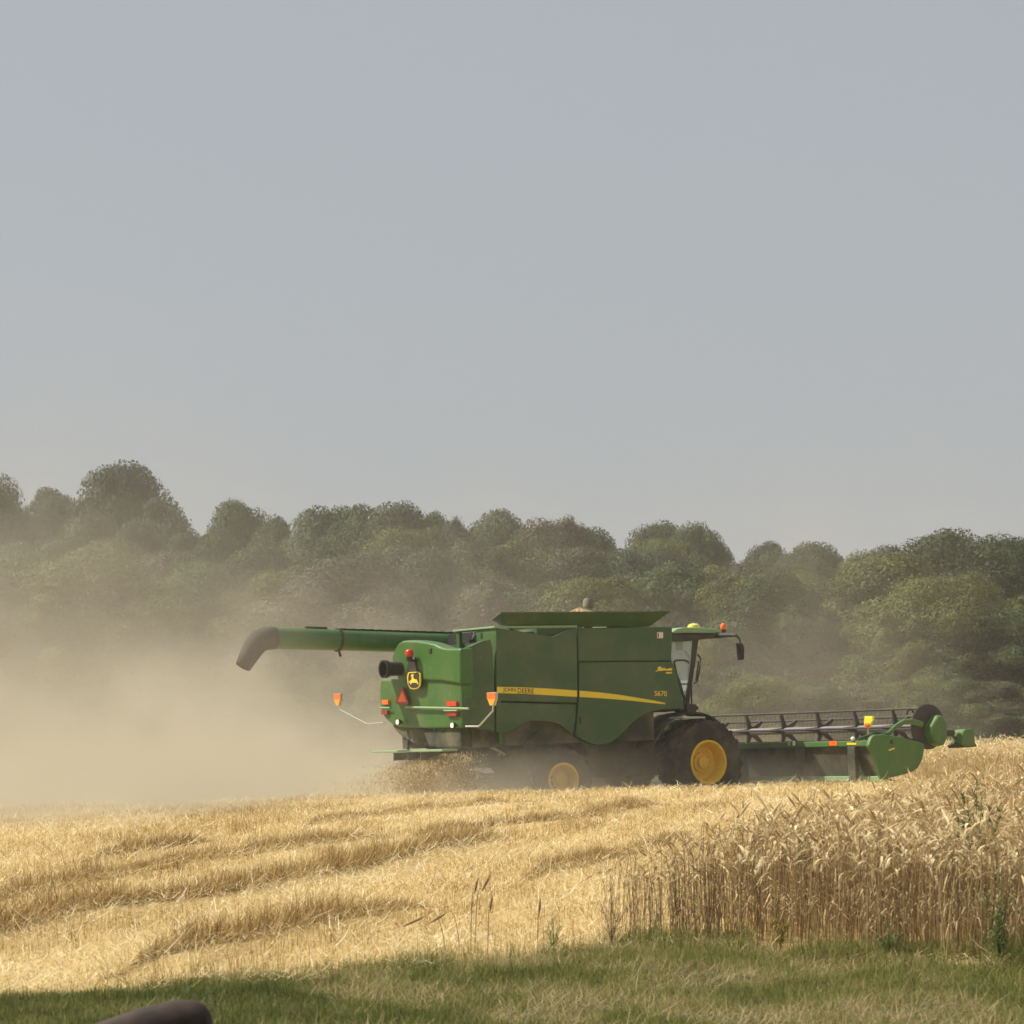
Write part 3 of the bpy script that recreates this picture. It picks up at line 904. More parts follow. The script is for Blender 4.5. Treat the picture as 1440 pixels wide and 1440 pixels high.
deer = [(578.9, 947.4), (580.0, 948.6), (581.5, 947.6), (581.4, 949.4), (580.9, 951.0), (581.2, 953.6), (583.0, 955.2), (585.6, 955.5), (586.6, 957.2), (587.4, 960.0), (588.4, 962.2), (587.2, 962.3), (585.9, 960.4), (584.4, 959.8), (582.0, 960.2), (579.6, 960.0), (578.0, 961.8), (576.8, 962.6), (576.4, 961.8), (577.3, 960.0), (576.4, 959.0), (575.4, 960.4), (574.8, 959.6), (576.2, 957.4), (578.4, 956.2), (578.9, 953.4), (578.8, 951.4), (577.6, 950.6), (577.8, 949.6), (578.8, 949.2)]
rpx(deer, XR - 0.122, 0.008).build("emblem_deer", M['stripe'], em)
# slow-vehicle triangle, lenses and lamps
tri = rpx([(564.3, 967.2), (566.3, 967.2), (574.3, 987.5), (572.5, 990.6), (557.5, 990.6), (555.8, 987.5)], XR - 0.06, 0.03).build("warning_triangle", M['dullred'], CH)
rpx([(565.2, 971.5), (571.0, 986.8), (559.2, 986.8)], XR - 0.066, 0.008).build("triangle_centre", M['orange'], tri)
for (x0, y0, x1, y1, mt, nm) in ((627.8, 986.3, 641.2, 993.2, 'red', 'tail_lens'), (627.5, 1001, 641.5, 1007.2, 'dullred', 'tail_reflector'), (536.6, 984.3, 545.4, 990.8, 'orange', 'tail_lens'), (535.8, 998.8, 544.2, 1004.8, 'dullred', 'tail_reflector')):
    rpx([(x0, y0), (x1, y0), (x1, y1), (x0, y1)], XR - 0.045, 0.075).build(nm, M[mt], CH, bevel=0.008)
for (x0, x1, yy) in ((624.5, 643, 999.3), (534.3, 548.5, 995.3)):
    mb = MB(); mb.tube([P(x0, yy, 'x', XR - 0.06), P(x1, yy, 'x', XR - 0.06)], 0.02, 6); mb.build("lamp_guard", M['palegreen'], CH)
for (lx, ly) in ((559.5, 1015.5), (636.3, 1020)):
    q = P(lx, ly, 'x', XR - 0.1)
    mb = MB(); mb.lathe([(0.0, -0.035), (0.05, -0.025), (0.058, 0.0)], q, (1, 0, 0), 16); lp = mb.build("work_lamp", M['lampwhite'], CH, smooth=True)
    mb = MB(); mb.lathe([(0.066, -0.012), (0.068, 0.04), (0.03, 0.10), (0.0, 0.10)], q, (1, 0, 0), 16); mb.build("lamp_housing", M['black'], lp, smooth=True)
# outrigger marker lights on bent arms
def marker(arm_px, x, lx, ly, w, h, wid=0.016):
    pts = [P(a, b, 'x', x) for a, b in arm_px]
    mb = MB(); mb.tube(pts, wid, 7); arm = mb.build("marker_arm", M['silver'], CH)
    a = P(lx, ly, 'x', x)
    w2, h2 = w / 62 / 0.545 / 2, h / 62 / 2
    mb = MB(); mb.prism([(a.x - 0.02, a.y - w2, a.z + h2), (a.x - 0.02, a.y + w2, a.z + h2), (a.x - 0.02, a.y + w2 * 0.92, a.z), (a.x - 0.02, a.y + w2 * 0.45, a.z - h2), (a.x - 0.02, a.y - w2 * 0.45, a.z - h2), (a.x - 0.02, a.y - w2 * 0.92, a.z)], (0.05, 0, 0))
    hz_ = mb.build("marker_plate", M['silver'], arm, bevel=0.006)
    mb = MB(); mb.box(a.x - 0.032, a.x - 0.021, a.y - w2 * 0.9, a.y + w2 * 0.9, a.z + h2 * 0.06, a.z + h2 * 0.92); mb.build("marker_red_lens", M['orange'], arm)
    mb = MB(); mb.prism([(a.x - 0.032, a.y - w2 * 0.8, a.z), (a.x - 0.032, a.y + w2 * 0.8, a.z), (a.x - 0.032, a.y + w2 * 0.35, a.z - h2 * 0.9), (a.x - 0.032, a.y - w2 * 0.35, a.z - h2 * 0.9)], (0.011, 0, 0)); mb.build("marker_amber_lens", M['amber'], arm)
marker([(477.5, 995), (478.2, 998), (516, 1018), (540, 1016)], XR + 0.1, 475.5, 984, 11.5, 18, 0.014)
marker([(693.5, 992), (693, 1000), (673.5, 1021.5), (655, 1021.5)], XR - 0.05, 692.5, 983, 12.5, 17.5, 0.02)
# spreader tailboard below the chopper, deflector, strut, steps
mb = MB(); q0 = P(537, 1054.5, 'x', XR - 0.15); q1 = P(637, 1055, 'x', XR - 0.15)
mb.box(q0.x - 0.28, q0.x + 0.12, min(q0.y, q1.y), max(q0.y, q1.y), q1.z - 0.02, q1.z + 0.03)
mb.build("spreader_tailboard", M['palegreen'], CH, bevel=0.012)
mb = MB()
for k, yy in enumerate((0.75, 0.15, -0.4)):
    mb.box(XR - 0.35, XR + 0.3, yy - 0.015, yy + 0.015, q1.z - 0.20, q1.z - 0.03)
mb.build("spreader_vane", M['green_dark'], CH, bevel=0.005)
mb = MB(); mb.tube([P(574, 1040, 'x', XR + 0.05), P(574, 1056, 'x', XR + 0.05)], 0.03, 6); mb.build("chopper_strut", M['black'], CH)
mb = MB(); mb.tube([P(668, 1038, 'y', -1.2), P(710, 1061, 'y', -1.2)], 0.035, 7); mb.build("hydraulic_ram", M['silver'], CH)
q = P(664, 1085, 'x', XR + 0.6)
mb = MB(); mb.prism([(q.x, q.y - 0.55, q.z - 0.04), (q.x, q.y + 0.25, q.z + 0.03), (q.x, q.y + 0.25, q.z + 0.09), (q.x, q.y - 0.35, q.z + 0.07)], (0.25, 0, 0)); mb.build("deflector_plate", M['white'], CH, bevel=0.01)
mb = MB(); mb.box(XR + 0.4, -4.6, -0.8, 0.8, 0.75, 1.25); mb.build("residue_chute", M['chassis'], CH, bevel=0.06)

# engine bay behind the tank -----------------------------------------
XT = P(697.5, 900, 'y', SY + 0.02).x
zt = P(690, 884, 'x', XT).z; zb = 1.6
q0 = P(641, 884, 'x', XT)
rb = MB(); hole = PP([(647, 887), (669, 887), (670, 906), (645, 913)], 'x', XT)
y_l, y_r = q0.y, SY + 0.02
zh0 = P(668, 912, 'x', XT).z; zh1 = P(668, 887.5, 'x', XT).z
yh0 = P(670, 900, 'x', XT).y; yh1 = P(646, 900, 'x', XT).y
rb.box(XT, XT + 0.08, y_r, yh0, zb, zt); rb.box(XT, XT + 0.08, yh1, y_l, zb, zt); rb.box(XT, XT + 0.08, yh0, yh1, zh1, zt); rb.box(XT, XT + 0.08, yh0, yh1, zb, zh0)
rb.build("engine_bulkhead", M['green'], CH, bevel=0.012)
mb = MB(); mb.box(XT + 0.5, XT + 0.56, yh0 - 0.1, yh1 + 1.3, zh0 - 0.2, zh1 + 0.02)  # black sheet added behind the hole: the bay's darkness painted in
for k in range(6):
    mb.tube([(XT + 0.3, yh0 + 0.05 + 0.14 * k, zh0 - 0.1), (XT + 0.22 + 0.1 * (k % 3), yh0 + 0.1 + 0.13 * k, zh1 - 0.1 - 0.05 * (k % 2)), (XT + 0.4, yh0 + 0.1 + 0.15 * k, zh1)], 0.035, 7)
mb.box(XT + 0.15, XT + 0.45, yh0 + 0.2, yh0 + 0.55, zh0 - 0.2, zh0 + 0.22)
mb.build("engine", M['soot'], CH, bevel=0.01)
mb = MB(); q = P(676.5, 893.5, 'x', XT - 0.01); mb.box(XT - 0.02, XT + 0.02, q.y - 0.035, q.y + 0.035, q.z - 0.06, q.z + 0.06); mb.build("bulkhead_latch", M['black'], CH, bevel=0.012)
mb = MB(); mb.box(XT - 0.04, P(812, 884, 'y', SY).x, y_r - 0.01, y_r + 0.06, zt, zt + 0.045); mb.box(XT - 0.04, XT + 0.03, y_r + 0.062, y_l + 0.08, zt, zt + 0.045); mb.build("deck_rail", M['palegreen'], CH, bevel=0.01)
mb = MB(); mb.box(XT + 0.09, P(812, 884, 'y', SY).x - 0.05, y_r + 0.12, 1.5, zt - 0.35, zt - 0.28); mb.build("engine_deck", M['green_dark'], CH)
mb = MB(); q = P(748, 889, 'y', SY + 0.5); mb.lathe([(0.0, -0.3), (0.30, -0.3), (0.32, 0.02), (0.25, 0.08), (0.0, 0.1)], (q.x, SY + 0.55, q.z - 0.02), (0, 0, 1), 24); mb.build("air_cleaner", M['green_dark'], CH, smooth=True)
# grain tank and flared tank extension ---------------------------------
t0 = P(716, 881, 'y', SY + 0.1); t1 = P(914, 882.6, 'y', SY + 0.1)
c0 = P(704, 861.2, 'y', SY - 0.22); c1 = P(942, 861.2, 'y', SY - 0.22)
zt0 = (t0.z + t1.z) / 2; zt1 = (c0.z + c1.z) / 2
mb = MB(); mb.box(t0.x + 0.75, t1.x + 0.4, SY + 0.15, 1.5, 2.6, zt0 - 0.02); mb.build("grain_tank", M['green_shaded'], CH)
# the left wall of the extension stands further forward than the right one, as the folded covers lie
lft = P(690.5, 860.8, 'y', 1.45)
in_b = [(t0.x, SY + 0.1, zt0), (t1.x, SY + 0.1, zt0), (t1.x, 1.2, zt0), (lft.x + 0.5, 1.2, zt0)]
out_t = [(c0.x, SY - 0.22, zt1), (c1.x, SY - 0.22, zt1), (c1.x - 0.1, 1.45, zt1), (lft.x, 1.45, zt1 + 0.01)]
names = ("tank_extension_side", "tank_extension_front", "tank_extension_side", "tank_extension_rear")
for i in range(4):
    j = (i + 1) % 4
    a, b2, c, d = Vector(in_b[i]), Vector(in_b[j]), Vector(out_t[j]), Vector(out_t[i])
    nrm = (b2 - a).cross(d - a).normalized() * 0.03
    mb = MB(); mb.prism([a, b2, c, d], -nrm); mb.build(names[i], M['green_shaded'] if i < 3 else M['green_dark'], CH)
mb = MB(); mb.tube([out_t[0], out_t[1]], 0.018, 6); mb.build("extension_rim", M['green_dark'], CH)
# bubble-up auger head; grain heap is a thing of its own
ga = P(826, 852, 'y', -0.2)
mb = MB(); mb.tube([(ga.x, -0.2, zt0 - 0.5), (ga.x, -0.2, ga.z + 0.05)], 0.10, 12); fa = mb.build("fill_auger", M['palegreen'], CH, smooth=True)
mb = MB(); mb.lathe([(0.0, 0.17), (0.09, 0.165), (0.125, 0.12), (0.125, -0.05), (0.10, -0.06), (0.0, -0.05)], (ga.x + 0.02, -0.2, ga.z), (0.12, 0, 1), 12); mb.build("auger_cap", plain('auger_cap_metal', (0.17, 0.15, 0.095), 0.8), fa, smooth=True)
gh = bmesh.new()
hx, hy, hz0 = ga.x - 0.22, -0.2, zt1 - 0.20
rr = np.random.default_rng(3)
rings = []
for k in range(9):
    r_ = 0.95 * (k / 8) + 0.001
    rings.append([gh.verts.new((hx + 1.25 * r_ * math.cos(t_), hy + r_ * math.sin(t_), hz0 + 0.40 * (1 - k / 8) ** 1.1 + rr.normal(0, 0.012))) for t_ in np.linspace(0, 2 * math.pi, 28, endpoint=False)])
for r0, r1 in zip(rings, rings[1:]):
    for i in range(28):
        gh.faces.new((r0[i], r0[(i + 1) % 28], r1[(i + 1) % 28], r1[i]))
gh.faces.new(rings[0]); gh.faces.new(rings[-1][::-1])
bmesh.ops.recalc_face_normals(gh, faces=gh.faces)
gme = bpy.data.meshes.new("grain_heap"); gh.to_mesh(gme); gh.free()
m, t, b = nodes('grain')
t.links.new(ramp(t, noise(t, 60, 2), [(0.3, (0.22, 0.14, 0.07)), (0.7, (0.46, 0.32, 0.17))]), b.inputs['Base Color'])
b.inputs['Roughness'].default_value = 0.8
go = link_mesh("grain_heap", gme, m)
go.matrix_world = Matrix.Translation(ORG) @ ROT.to_4x4()
tag(go, "heap of tan grain peaking above the rim of the green tank", "grain")

# unloading auger ------------------------------------------------------
AY = 1.62
tip = P(383, 897.2, 'y', AY); root_ = P(641, 905, 'y', AY)
d = (tip - root_).normalized()
rt = 0.243
mb = MB(); mb.tube([root_ - d * 0.4, root_, root_ + (tip - root_) * 0.5, tip], [rt * 0.94, rt * 0.94, rt * 0.96, rt], 28)
ua = mb.build("unloading_auger", M['green'], CH, smooth=True)
f_ = 0.655
cpt = root_ + (tip - root_) * f_
mb = MB(); mb.tube([cpt - d * 0.03, cpt + d * 0.03], rt * 1.09, 24); mb.tube([cpt + Vector((0, -0.05, -rt)), cpt + Vector((0.02, -0.08, -rt - 0.13))], 0.03, 6); mb.build("auger_clamp", M['black'], ua, smooth=True)
mb = MB()
for k in range(26):
    p0 = root_ + (tip - root_) * (0.02 + 0.61 * k / 25) + Vector((0, -0.05, rt * 0.97))
    mb.box(p0.x - 0.10, p0.x + 0.10, p0.y - 0.02, p0.y + 0.02, p0.z - 0.01, p0.z + 0.012 + 0.012 * (k % 2))
mb.build("auger_hose", M['soot'], ua); mb = MB()
for k in range(9):
    p0 = root_ + (tip - root_) * (0.72 + 0.10 * k / 8) + Vector((0, -0.02, rt))
    mb.box(p0.x - 0.03, p0.x + 0.03, p0.y - 0.03, p0.y + 0.03, p0.z - 0.01, p0.z + 0.035)
mb.build("auger_chain", M['soot'], ua)
sp = [P(386, 897, 'y', AY), P(374, 897.6, 'y', AY), P(364, 901.5, 'y', AY), P(356, 911, 'y', AY), P(349, 924, 'y', AY), P(341.8, 937.5, 'y', AY)]
mb = MB(); mb.tube(sp, [rt * 1.04, rt * 1.06, rt * 1.06, rt * 0.98, rt * 0.86, rt * 0.72], 24, cap=False)
so = mb.build("auger_spout", M['spout'], CH, smooth=True)
so.modifiers.new("wall", 'SOLIDIFY').thickness = 0.025

mb = MB(); q = P(816, 1013, 'y', SY); mb.box(q.x - 0.025, q.x + 0.025, SY - 0.02, SY + 0.01, q.z - 0.08, q.z + 0.08); mb.build("panel_latch", M['black'], CH, bevel=0.01)
# decals ---------------------------------------------------------------
def side_decal(name, pts, mat, y=SY - 0.004, parent=CH):
    mb = MB(); mb.prism(PP(pts, 'y', y), (0, 0.0035, 0)); return mb.build(name, M[mat], parent)
side_decal("yellow_stripe", [(699, 965.8), (735, 966.6), (768, 968), (811.6, 971.0), (811.6, 980.0), (768, 977.4), (735, 975.6), (699, 974.6)], 'stripe')
side_decal("yellow_stripe", [(815, 971.2), (840, 973.3), (868, 976.6), (900, 981.6), (920, 985.2), (935.5, 988.4), (935.5, 990.4), (915, 988.4), (890, 985.6), (868, 983.6), (840, 981.6), (815, 980.2)], 'stripe')
def text_px(name, body, box_px, y, mat, slope=0.0, parent=CH, bold=0.0, shear=0.0):
    cu = bpy.data.curves.new(name, 'FONT'); cu.body = body; cu.extrude = 0.0; cu.offset = bold; cu.shear = shear
    to = bpy.data.objects.new(name, cu); COL.objects.link(to)
    bpy.context.view_layer.update()
    me = bpy.data.meshes.new_from_object(to.evaluated_get(bpy.context.evaluated_depsgraph_get()))
    bpy.data.objects.remove(to, do_unlink=True)
    co = np.array([v.co[:] for v in me.vertices]); lo = co.min(0); hi = co.max(0)
    x0, y0, x1, y1 = box_px
    for v in me.vertices:
        u = (v.co.x - lo[0]) / (hi[0] - lo[0]); w = (v.co.y - lo[1]) / (hi[1] - lo[1])
        pxx = x0 + (x1 - x0) * u; pyy = y1 + (y0 - y1) * w + slope * (u - 0.5)
        v.co = P(pxx, pyy, 'y', y)
    me.name = name
    return link_mesh(name, me, M[mat], parent)
text_px("side_lettering", "JOHN", (707.5, 967.2, 725, 974.2), SY - 0.0085, 'decal_dark', 0.6, bold=0.006)
text_px("side_lettering", "DEERE", (728, 968.0, 751, 975.0), SY - 0.0085, 'decal_dark', 0.8, bold=0.006)
text_px("model_lettering", "S670", (920.5, 971.5, 938, 979), SY - 0.007, 'stripe', 0.6, bold=0.012)
# small script above the model number (illegible in the photo): a yellow swash over two short rules
side_decal("script_swash", [(921, 945), (925.5, 941.5), (924.5, 939), (928, 937), (931, 938.5), (929.5, 941), (934, 938.8), (937, 941), (942, 939.5), (945.5, 939.8), (944.5, 943), (938, 943), (934, 942.5), (930, 943.5), (927, 943.3)], 'stripe', SY - 0.007)
side_decal("script_swash", [(936.5, 945.2), (944.8, 945), (945, 947), (937, 947.4)], 'stripe', SY - 0.007)
side_decal("warning_sticker", [(924, 889), (932.5, 889), (932.5, 897.5), (924, 897.5)], 'white', SY + 0.034)
side_decal("sticker_bar", [(924.8, 890), (926.6, 890), (926.6, 896.6), (924.8, 896.6)], 'red', SY + 0.03)

# cab -------------------------------------------------------------------
CY = -1.05
def slab(name, pts, y, t, mat, bevel=0.01, parent=CH):
    mb = MB(); mb.prism(PP(pts, 'y', y), (0, t, 0)); return mb.build(name, M[mat], parent, bevel=bevel)
xg0 = P(944, 905, 'y', CY).x; xg1 = P(977, 905, 'y', CY).x
cab = slab("cab", [(938, 985), (968, 985), (972, 999), (940, 1001)], CY - 0.02, 2.1, 'black')
roof_pts = [(946, 888.5), (952, 884.5), (962, 882.2), (985, 882.6), (1008, 884.4), (1016, 887.5), (1016.5, 890.5), (962, 890), (948, 891)]
slab("cab_roof", roof_pts, CY - 0.15, 2.4, 'palegreen', 0.04)
slab("roof_visor", [(944.5, 891), (958, 891.2), (1014.5, 891.6), (1019, 893.5), (1018, 897), (992, 897.6), (984, 900), (962, 902), (944.5, 901)], CY - 0.10, 2.3, 'black', 0.03)
glass_pts = [(944, 901), (978, 899), (972, 949), (966.5, 985), (962.5, 983), (955, 962), (949.5, 940), (944.8, 928)]
slab("side_window", glass_pts, CY + 0.02, 0.012, 'glass', 0)
slab("side_window", glass_pts, -CY - 0.03, 0.012, 'glass', 0)
mb = MB()
wa = P(978, 899, 'y', CY); wb = P(967, 985, 'y', CY)
mb.prism([(wa.x, CY + 0.06, wa.z), (wa.x, -CY - 0.06, wa.z), (wb.x, -CY - 0.06, wb.z), (wb.x, CY + 0.06, wb.z)], (0.012, 0, 0)); mb.build("windscreen", M['glass'], CH)
for yy in (CY, -CY - 0.06):
    slab("cab_pillar", [(975, 899), (982.5, 899), (978.5, 930), (974, 958), (969.5, 990), (963.5, 990), (968, 962), (972.5, 930)], yy, 0.06, 'black', 0.01)
    slab("door_frame", [(947.8, 929.5), (951, 927.4), (965, 927.4), (969.8, 931.5), (969.2, 933.2), (964, 929.4), (951.6, 929.4), (949.4, 931.5), (953, 948), (958, 961), (967.5, 961), (967.3, 962.8), (958.6, 962.8), (961, 972), (964.5, 984), (962.5, 984.5), (955.5, 965), (951, 948)], yy + 0.0, 0.04, 'black', 0)
# seat, screen and wheel column inside
sx = (xg0 + xg1) / 2
zc = P(960, 960, 'y', CY).z
mb = MB(); mb.box(sx - 0.45, sx - 0.2, -0.3, 0.3, zc - 0.1, zc + 0.75); mb.box(sx - 0.45, sx + 0.1, -0.3, 0.3, zc - 0.35, zc - 0.1); mb.build("driver_seat", M['soot'], CH, bevel=0.05)
q = P(956, 908, 'y', CY + 0.25); mb = MB(); mb.box(q.x - 0.1, q.x + 0.09, q.y - 0.02, q.y + 0.05, q.z - 0.11, q.z + 0.11); mb.build("monitor", M['soot'], CH, bevel=0.015)
mb = MB(); mb.tube([P(963, 915, 'y', CY + 0.2), P(969, 924, 'y', CY + 0.2), P(969, 944, 'y', CY + 0.2)], 0.028, 7); mb.build("steering_column", M['soot'], CH)
# grab rails, platform
mb = MB(); mb.tube([P(981, 920, 'y', CY - 0.2), P(985, 926, 'y', CY - 0.2), P(984, 940, 'y', CY - 0.2), P(980.5, 958, 'y', CY - 0.2), P(976, 961, 'y', CY - 0.2)], 0.022, 7); mb.tube([P(982.5, 930, 'y', CY - 0.3), P(978.5, 957, 'y', CY - 0.3)], 0.018, 6); mb.build("grab_rail", M['black'], CH)
mb = MB(); mb.tube([P(972.5, 962, 'y', CY - 0.12), P(972.5, 990, 'y', CY - 0.12)], 0.02, 6); mb.build("grab_rail", M['black'], CH)
slab("cab_platform", [(966, 989.5), (979, 990), (979, 992), (982.5, 993.5), (982.5, 998), (979.5, 998.5), (979, 1005), (971, 1005.5), (966, 1000)], CY - 0.45, 0.5, 'black', 0.02)
slab("tyre_guard", [(958, 1009.5), (962, 1007.4), (992, 1007.6), (992, 1010), (962, 1010.6)], -2.1, 0.5, 'silver', 0.01)
# roof gear
q = P(975.5, 881, 'y', -0.2)
mb = MB(); mb.lathe([(0.0, -0.09), (0.15, -0.085), (0.155, -0.02), (0.135, 0.035), (0.08, 0.065), (0.0, 0.075)], q, (0, 0, 1), 20); mb.build("receiver_dome", M['dome'], CH, smooth=True)
q = P(1017.3, 882.5, 'y', CY)
mb = MB(); mb.lathe([(0.06, -0.05), (0.072, -0.02), (0.07, 0.05), (0.045, 0.09), (0.0, 0.1)], q, (0, 0, 1), 18); rbn = mb.build("roof_beacon", M['orange'], CH, smooth=True)
mb = MB(); mb.lathe([(0.0, -0.12), (0.04, -0.12), (0.065, -0.05), (0.0, -0.045)], q, (0, 0, 1), 14); mb.tube([q - Vector((0, 0, 0.1)), q - Vector((0.1, -0.1, 0.24))], 0.03, 6); mb.build("beacon_base", M['black'], rbn)
mb = MB(); mb.tube([P(1008, 893.5, 'y', CY - 0.1), P(1024, 893, 'y', CY - 0.45), P(1035, 893.4, 'y', CY - 0.7), P(1039.5, 897.5, 'y', CY - 0.75), P(1041.5, 904, 'y', CY - 0.75)], [0.06, 0.05, 0.035, 0.022, 0.02], 8); ma_ = mb.build("mirror_arm", M['black'], CH)
slab("mirror", [(1041, 903.5), (1045.5, 905.5), (1047, 911), (1047, 927.5), (1043.2, 928.4), (1041.6, 920)], CY - 0.85, 0.16, 'soot', 0.02, ma_)
slab("mirror_glass", [(1036.5, 904.5), (1038, 904), (1040.5, 922), (1038, 917)], CY - 0.8, 0.05, 'soot', 0, ma_)

# wheels ------------------------------------------------------------------
def wheel(name, c, r_t, r_r, w, lugs, steer=0.0, out=-1):
    """tyre with chevron lugs > rim > hub; axis along y, outer side toward out"""
    root = empty(name); root.parent = CH; root.location = c; root.rotation_euler = (0, 0, steer)
    h = w / 2
    mb = MB()
    prof = [(r_r, -h * 0.82), (r_r + 0.05, -h * 0.95), ((r_r + r_t) * 0.5, -h * 1.06), (r_t * 0.93, -h * 0.95), (r_t * 0.965, -h * 0.72), (r_t * 0.97, 0), (r_t * 0.965, h * 0.72), (r_t * 0.93, h * 0.95), ((r_r + r_t) * 0.5, h * 1.06), (r_r + 0.05, h * 0.95), (r_r, h * 0.82)]
    mb.lathe(prof, (0, 0, 0), (0, 1, 0), 64)
    for k in range(lugs):
        for sgn in (-1, 1):
            a0 = 2 * math.pi * (k + (0.5 if sgn > 0 else 0)) / lugs
            da = 2 * math.pi / lugs
            rows = []
            for (yy, aa, ro) in ((0.02 * sgn, a0, r_t), (sgn * h * 0.5, a0 + da * 0.45, r_t * 0.998), (sgn * h * 0.98, a0 + da * 0.75, r_t * 0.972)):
                dw = da * 0.17
                ri = r_t * 0.93
                rows.append([(ro * math.cos(aa - dw), yy, ro * math.sin(aa - dw)), (ro * math.cos(aa + dw), yy, ro * math.sin(aa + dw)), (ri * math.cos(aa + dw * 1.2), yy, ri * math.sin(aa + dw * 1.2)), (ri * math.cos(aa - dw * 1.2), yy, ri * math.sin(aa - dw * 1.2))])
            mb.loft(rows)
    mb.build("tyre", M['rubber'], root, smooth=True)
    mb = MB(); o_ = out
    mb.lathe([(r_r + 0.035, o_ * h * 0.86), (r_r + 0.03, o_ * h * 0.98), (r_r - 0.01, o_ * h * 0.99), (r_r - 0.035, o_ * h * 0.86), (r_r - 0.06, o_ * h * 0.5), (r_r - 0.085, o_ * h * 0.10), (r_r - 0.14, o_ * h * 0.02), (r_r * 0.5, o_ * h * 0.10), (r_r * 0.46, o_ * h * 0.22), (0.18, o_ * h * 0.24), (0.0, o_ * h * 0.24)], (0, 0, 0), (0, 1, 0), 48)
    rim = mb.build("rim", M['yellow'], root, smooth=True)
    mb = MB(); mb.lathe([(0.14, o_ * h * 0.2), (0.14, o_ * h * 0.45), (0.10, o_ * h * 0.5), (0.0, o_ * h * 0.5)], (0, 0, 0), (0, 1, 0), 20)
    for k in range(10):
        a = 2 * math.pi * k / 10
        mb.tube([(0.21 * math.cos(a), o_ * h * 0.2, 0.21 * math.sin(a)), (0.21 * math.cos(a), o_ * h * 0.32, 0.21 * math.sin(a))], 0.018, 6)
    mb.build("hub", M['yellow'], root, smooth=True)
wheel("drive_wheel", (0, -1.68, 1.0), 1.0, 0.475, 0.72, 22)
wheel("drive_wheel", (0, 1.68, 1.0), 1.0, 0.475, 0.72, 22, out=1)
rc = P(793.3, 1096.5, 'y', -1.75)
wheel("steer_wheel", (rc.x, -1.55, rc.z), 0.72, 0.345, 0.48, 20, R(-7))
wheel("steer_wheel", (rc.x, 1.55, rc.z), 0.72, 0.345, 0.48, 20, R(-7), out=1)
# feeder house
mb = MB(); mb.hexa([(0.6, -0.7, 1.3), (0.6, 0.7, 1.3), (0.6, 0.7, 2.0), (0.6, -0.7, 2.0)], [(2.15, -0.75, 0.35), (2.15, 0.75, 0.35), (2.15, 0.75, 1.05), (2.15, -0.75, 1.05)])
mb.build("feeder_house", M['green_dark'], CH, bevel=0.03)

# header --------------------------------------------------------------------
HX, HY = 2.2, -5.33
HD = empty("header"); HD.parent = CH
e0 = P(1234, 1041, 'x', HX); e1 = P(1234, 1049, 'x', HX)
zb1, zb0 = e0.z, e1.z
zbot = P(1235, 1099, 'x', HX).z
mb = MB(); mb.box(HX, HX + 0.16, HY + 0.1, -HY - 0.1, zb0, zb1); mb.build("top_beam", M['green_head'], HD, bevel=0.015)
mb = MB(); mb.prism([(HX + 0.06, HY + 0.12, zb0 - 0.01), (HX + 0.10, HY + 0.12, zb0 - 0.01), (HX + 0.32, HY + 0.12, zbot + 0.1), (HX + 0.28, HY + 0.12, zbot + 0.1)], (0, -2 * HY - 0.24, 0)); mb.build("back_sheet", M['chassis'], HD)
mb = MB(); mb.box(HX + 0.18, HX + 0.36, HY + 0.1, -HY - 0.1, zbot + 0.0, zbot + 0.11); mb.build("bottom_beam", M['palegreen'], HD, bevel=0.015)
mb = MB(); mb.prism([(HX + 0.38, HY + 0.12, zbot), (HX + 1.0, HY + 0.12, zbot - 0.16), (HX + 1.0, HY + 0.12, zbot - 0.12), (HX + 0.38, HY + 0.12, zbot + 0.05)], (0, -2 * HY - 0.24, 0)); mb.build("cutter_bar", M['green_dark'], HD)
for yy in (-4.45, -2.6, 2.6, 4.45):
    mb = MB(); mb.box(HX - 0.06, HX + 0.06, yy - 0.13, yy + 0.13, zbot + 0.02, zb0 - 0.002); mb.build("back_strut", M['chassis'], HD, bevel=0.02)
mb = MB(); mb.lathe([(0.0, -5.15), (0.17, -5.15), (0.17, 5.15), (0.0, 5.15)], (HX + 0.62, 0, zbot + 0.32), (0, 1, 0), 16); mb.build("cross_auger", M['reelmetal'], HD, smooth=True)
# end shields
ep = [(1226.5, 1036), (1231, 1033.2), (1242.5, 1032.4), (1255, 1034), (1267, 1036.6), (1285, 1040.8), (1301, 1046), (1300.5, 1056), (1298, 1068), (1292, 1080), (1284, 1085.5), (1272, 1089.5), (1256, 1093), (1240.5, 1096.5), (1236.5, 1083), (1232.5, 1070), (1227.5, 1058), (1221.5, 1049.5), (1224, 1042)]
for sgn in (0, 1):
    base = PP(ep, 'y', HY)
    if sgn: base = [Vector((p.x, -p.y - 0.14, p.z)) for p in base]
    mb = MB(); mb.prism(base, (0, 0.14, 0)); es = mb.build("end_shield", M['green_head'], HD, bevel=0.045, seg=3)
    if not sgn:
        mb = MB(); mb.prism(PP([(1251.5, 1041), (1255.5, 1040), (1256, 1046), (1252, 1046.5)], 'y', HY - 0.004), (0, 0.003, 0)); mb.build("shield_emblem", M['decal_dark'], HD)
        mb = MB(); mb.prism(PP([(1250, 1054), (1258, 1051.5), (1258.5, 1053.2), (1250.3, 1056)], 'y', HY - 0.004), (0, 0.003, 0)); mb.build("shield_lettering", M['stripe'], HD)
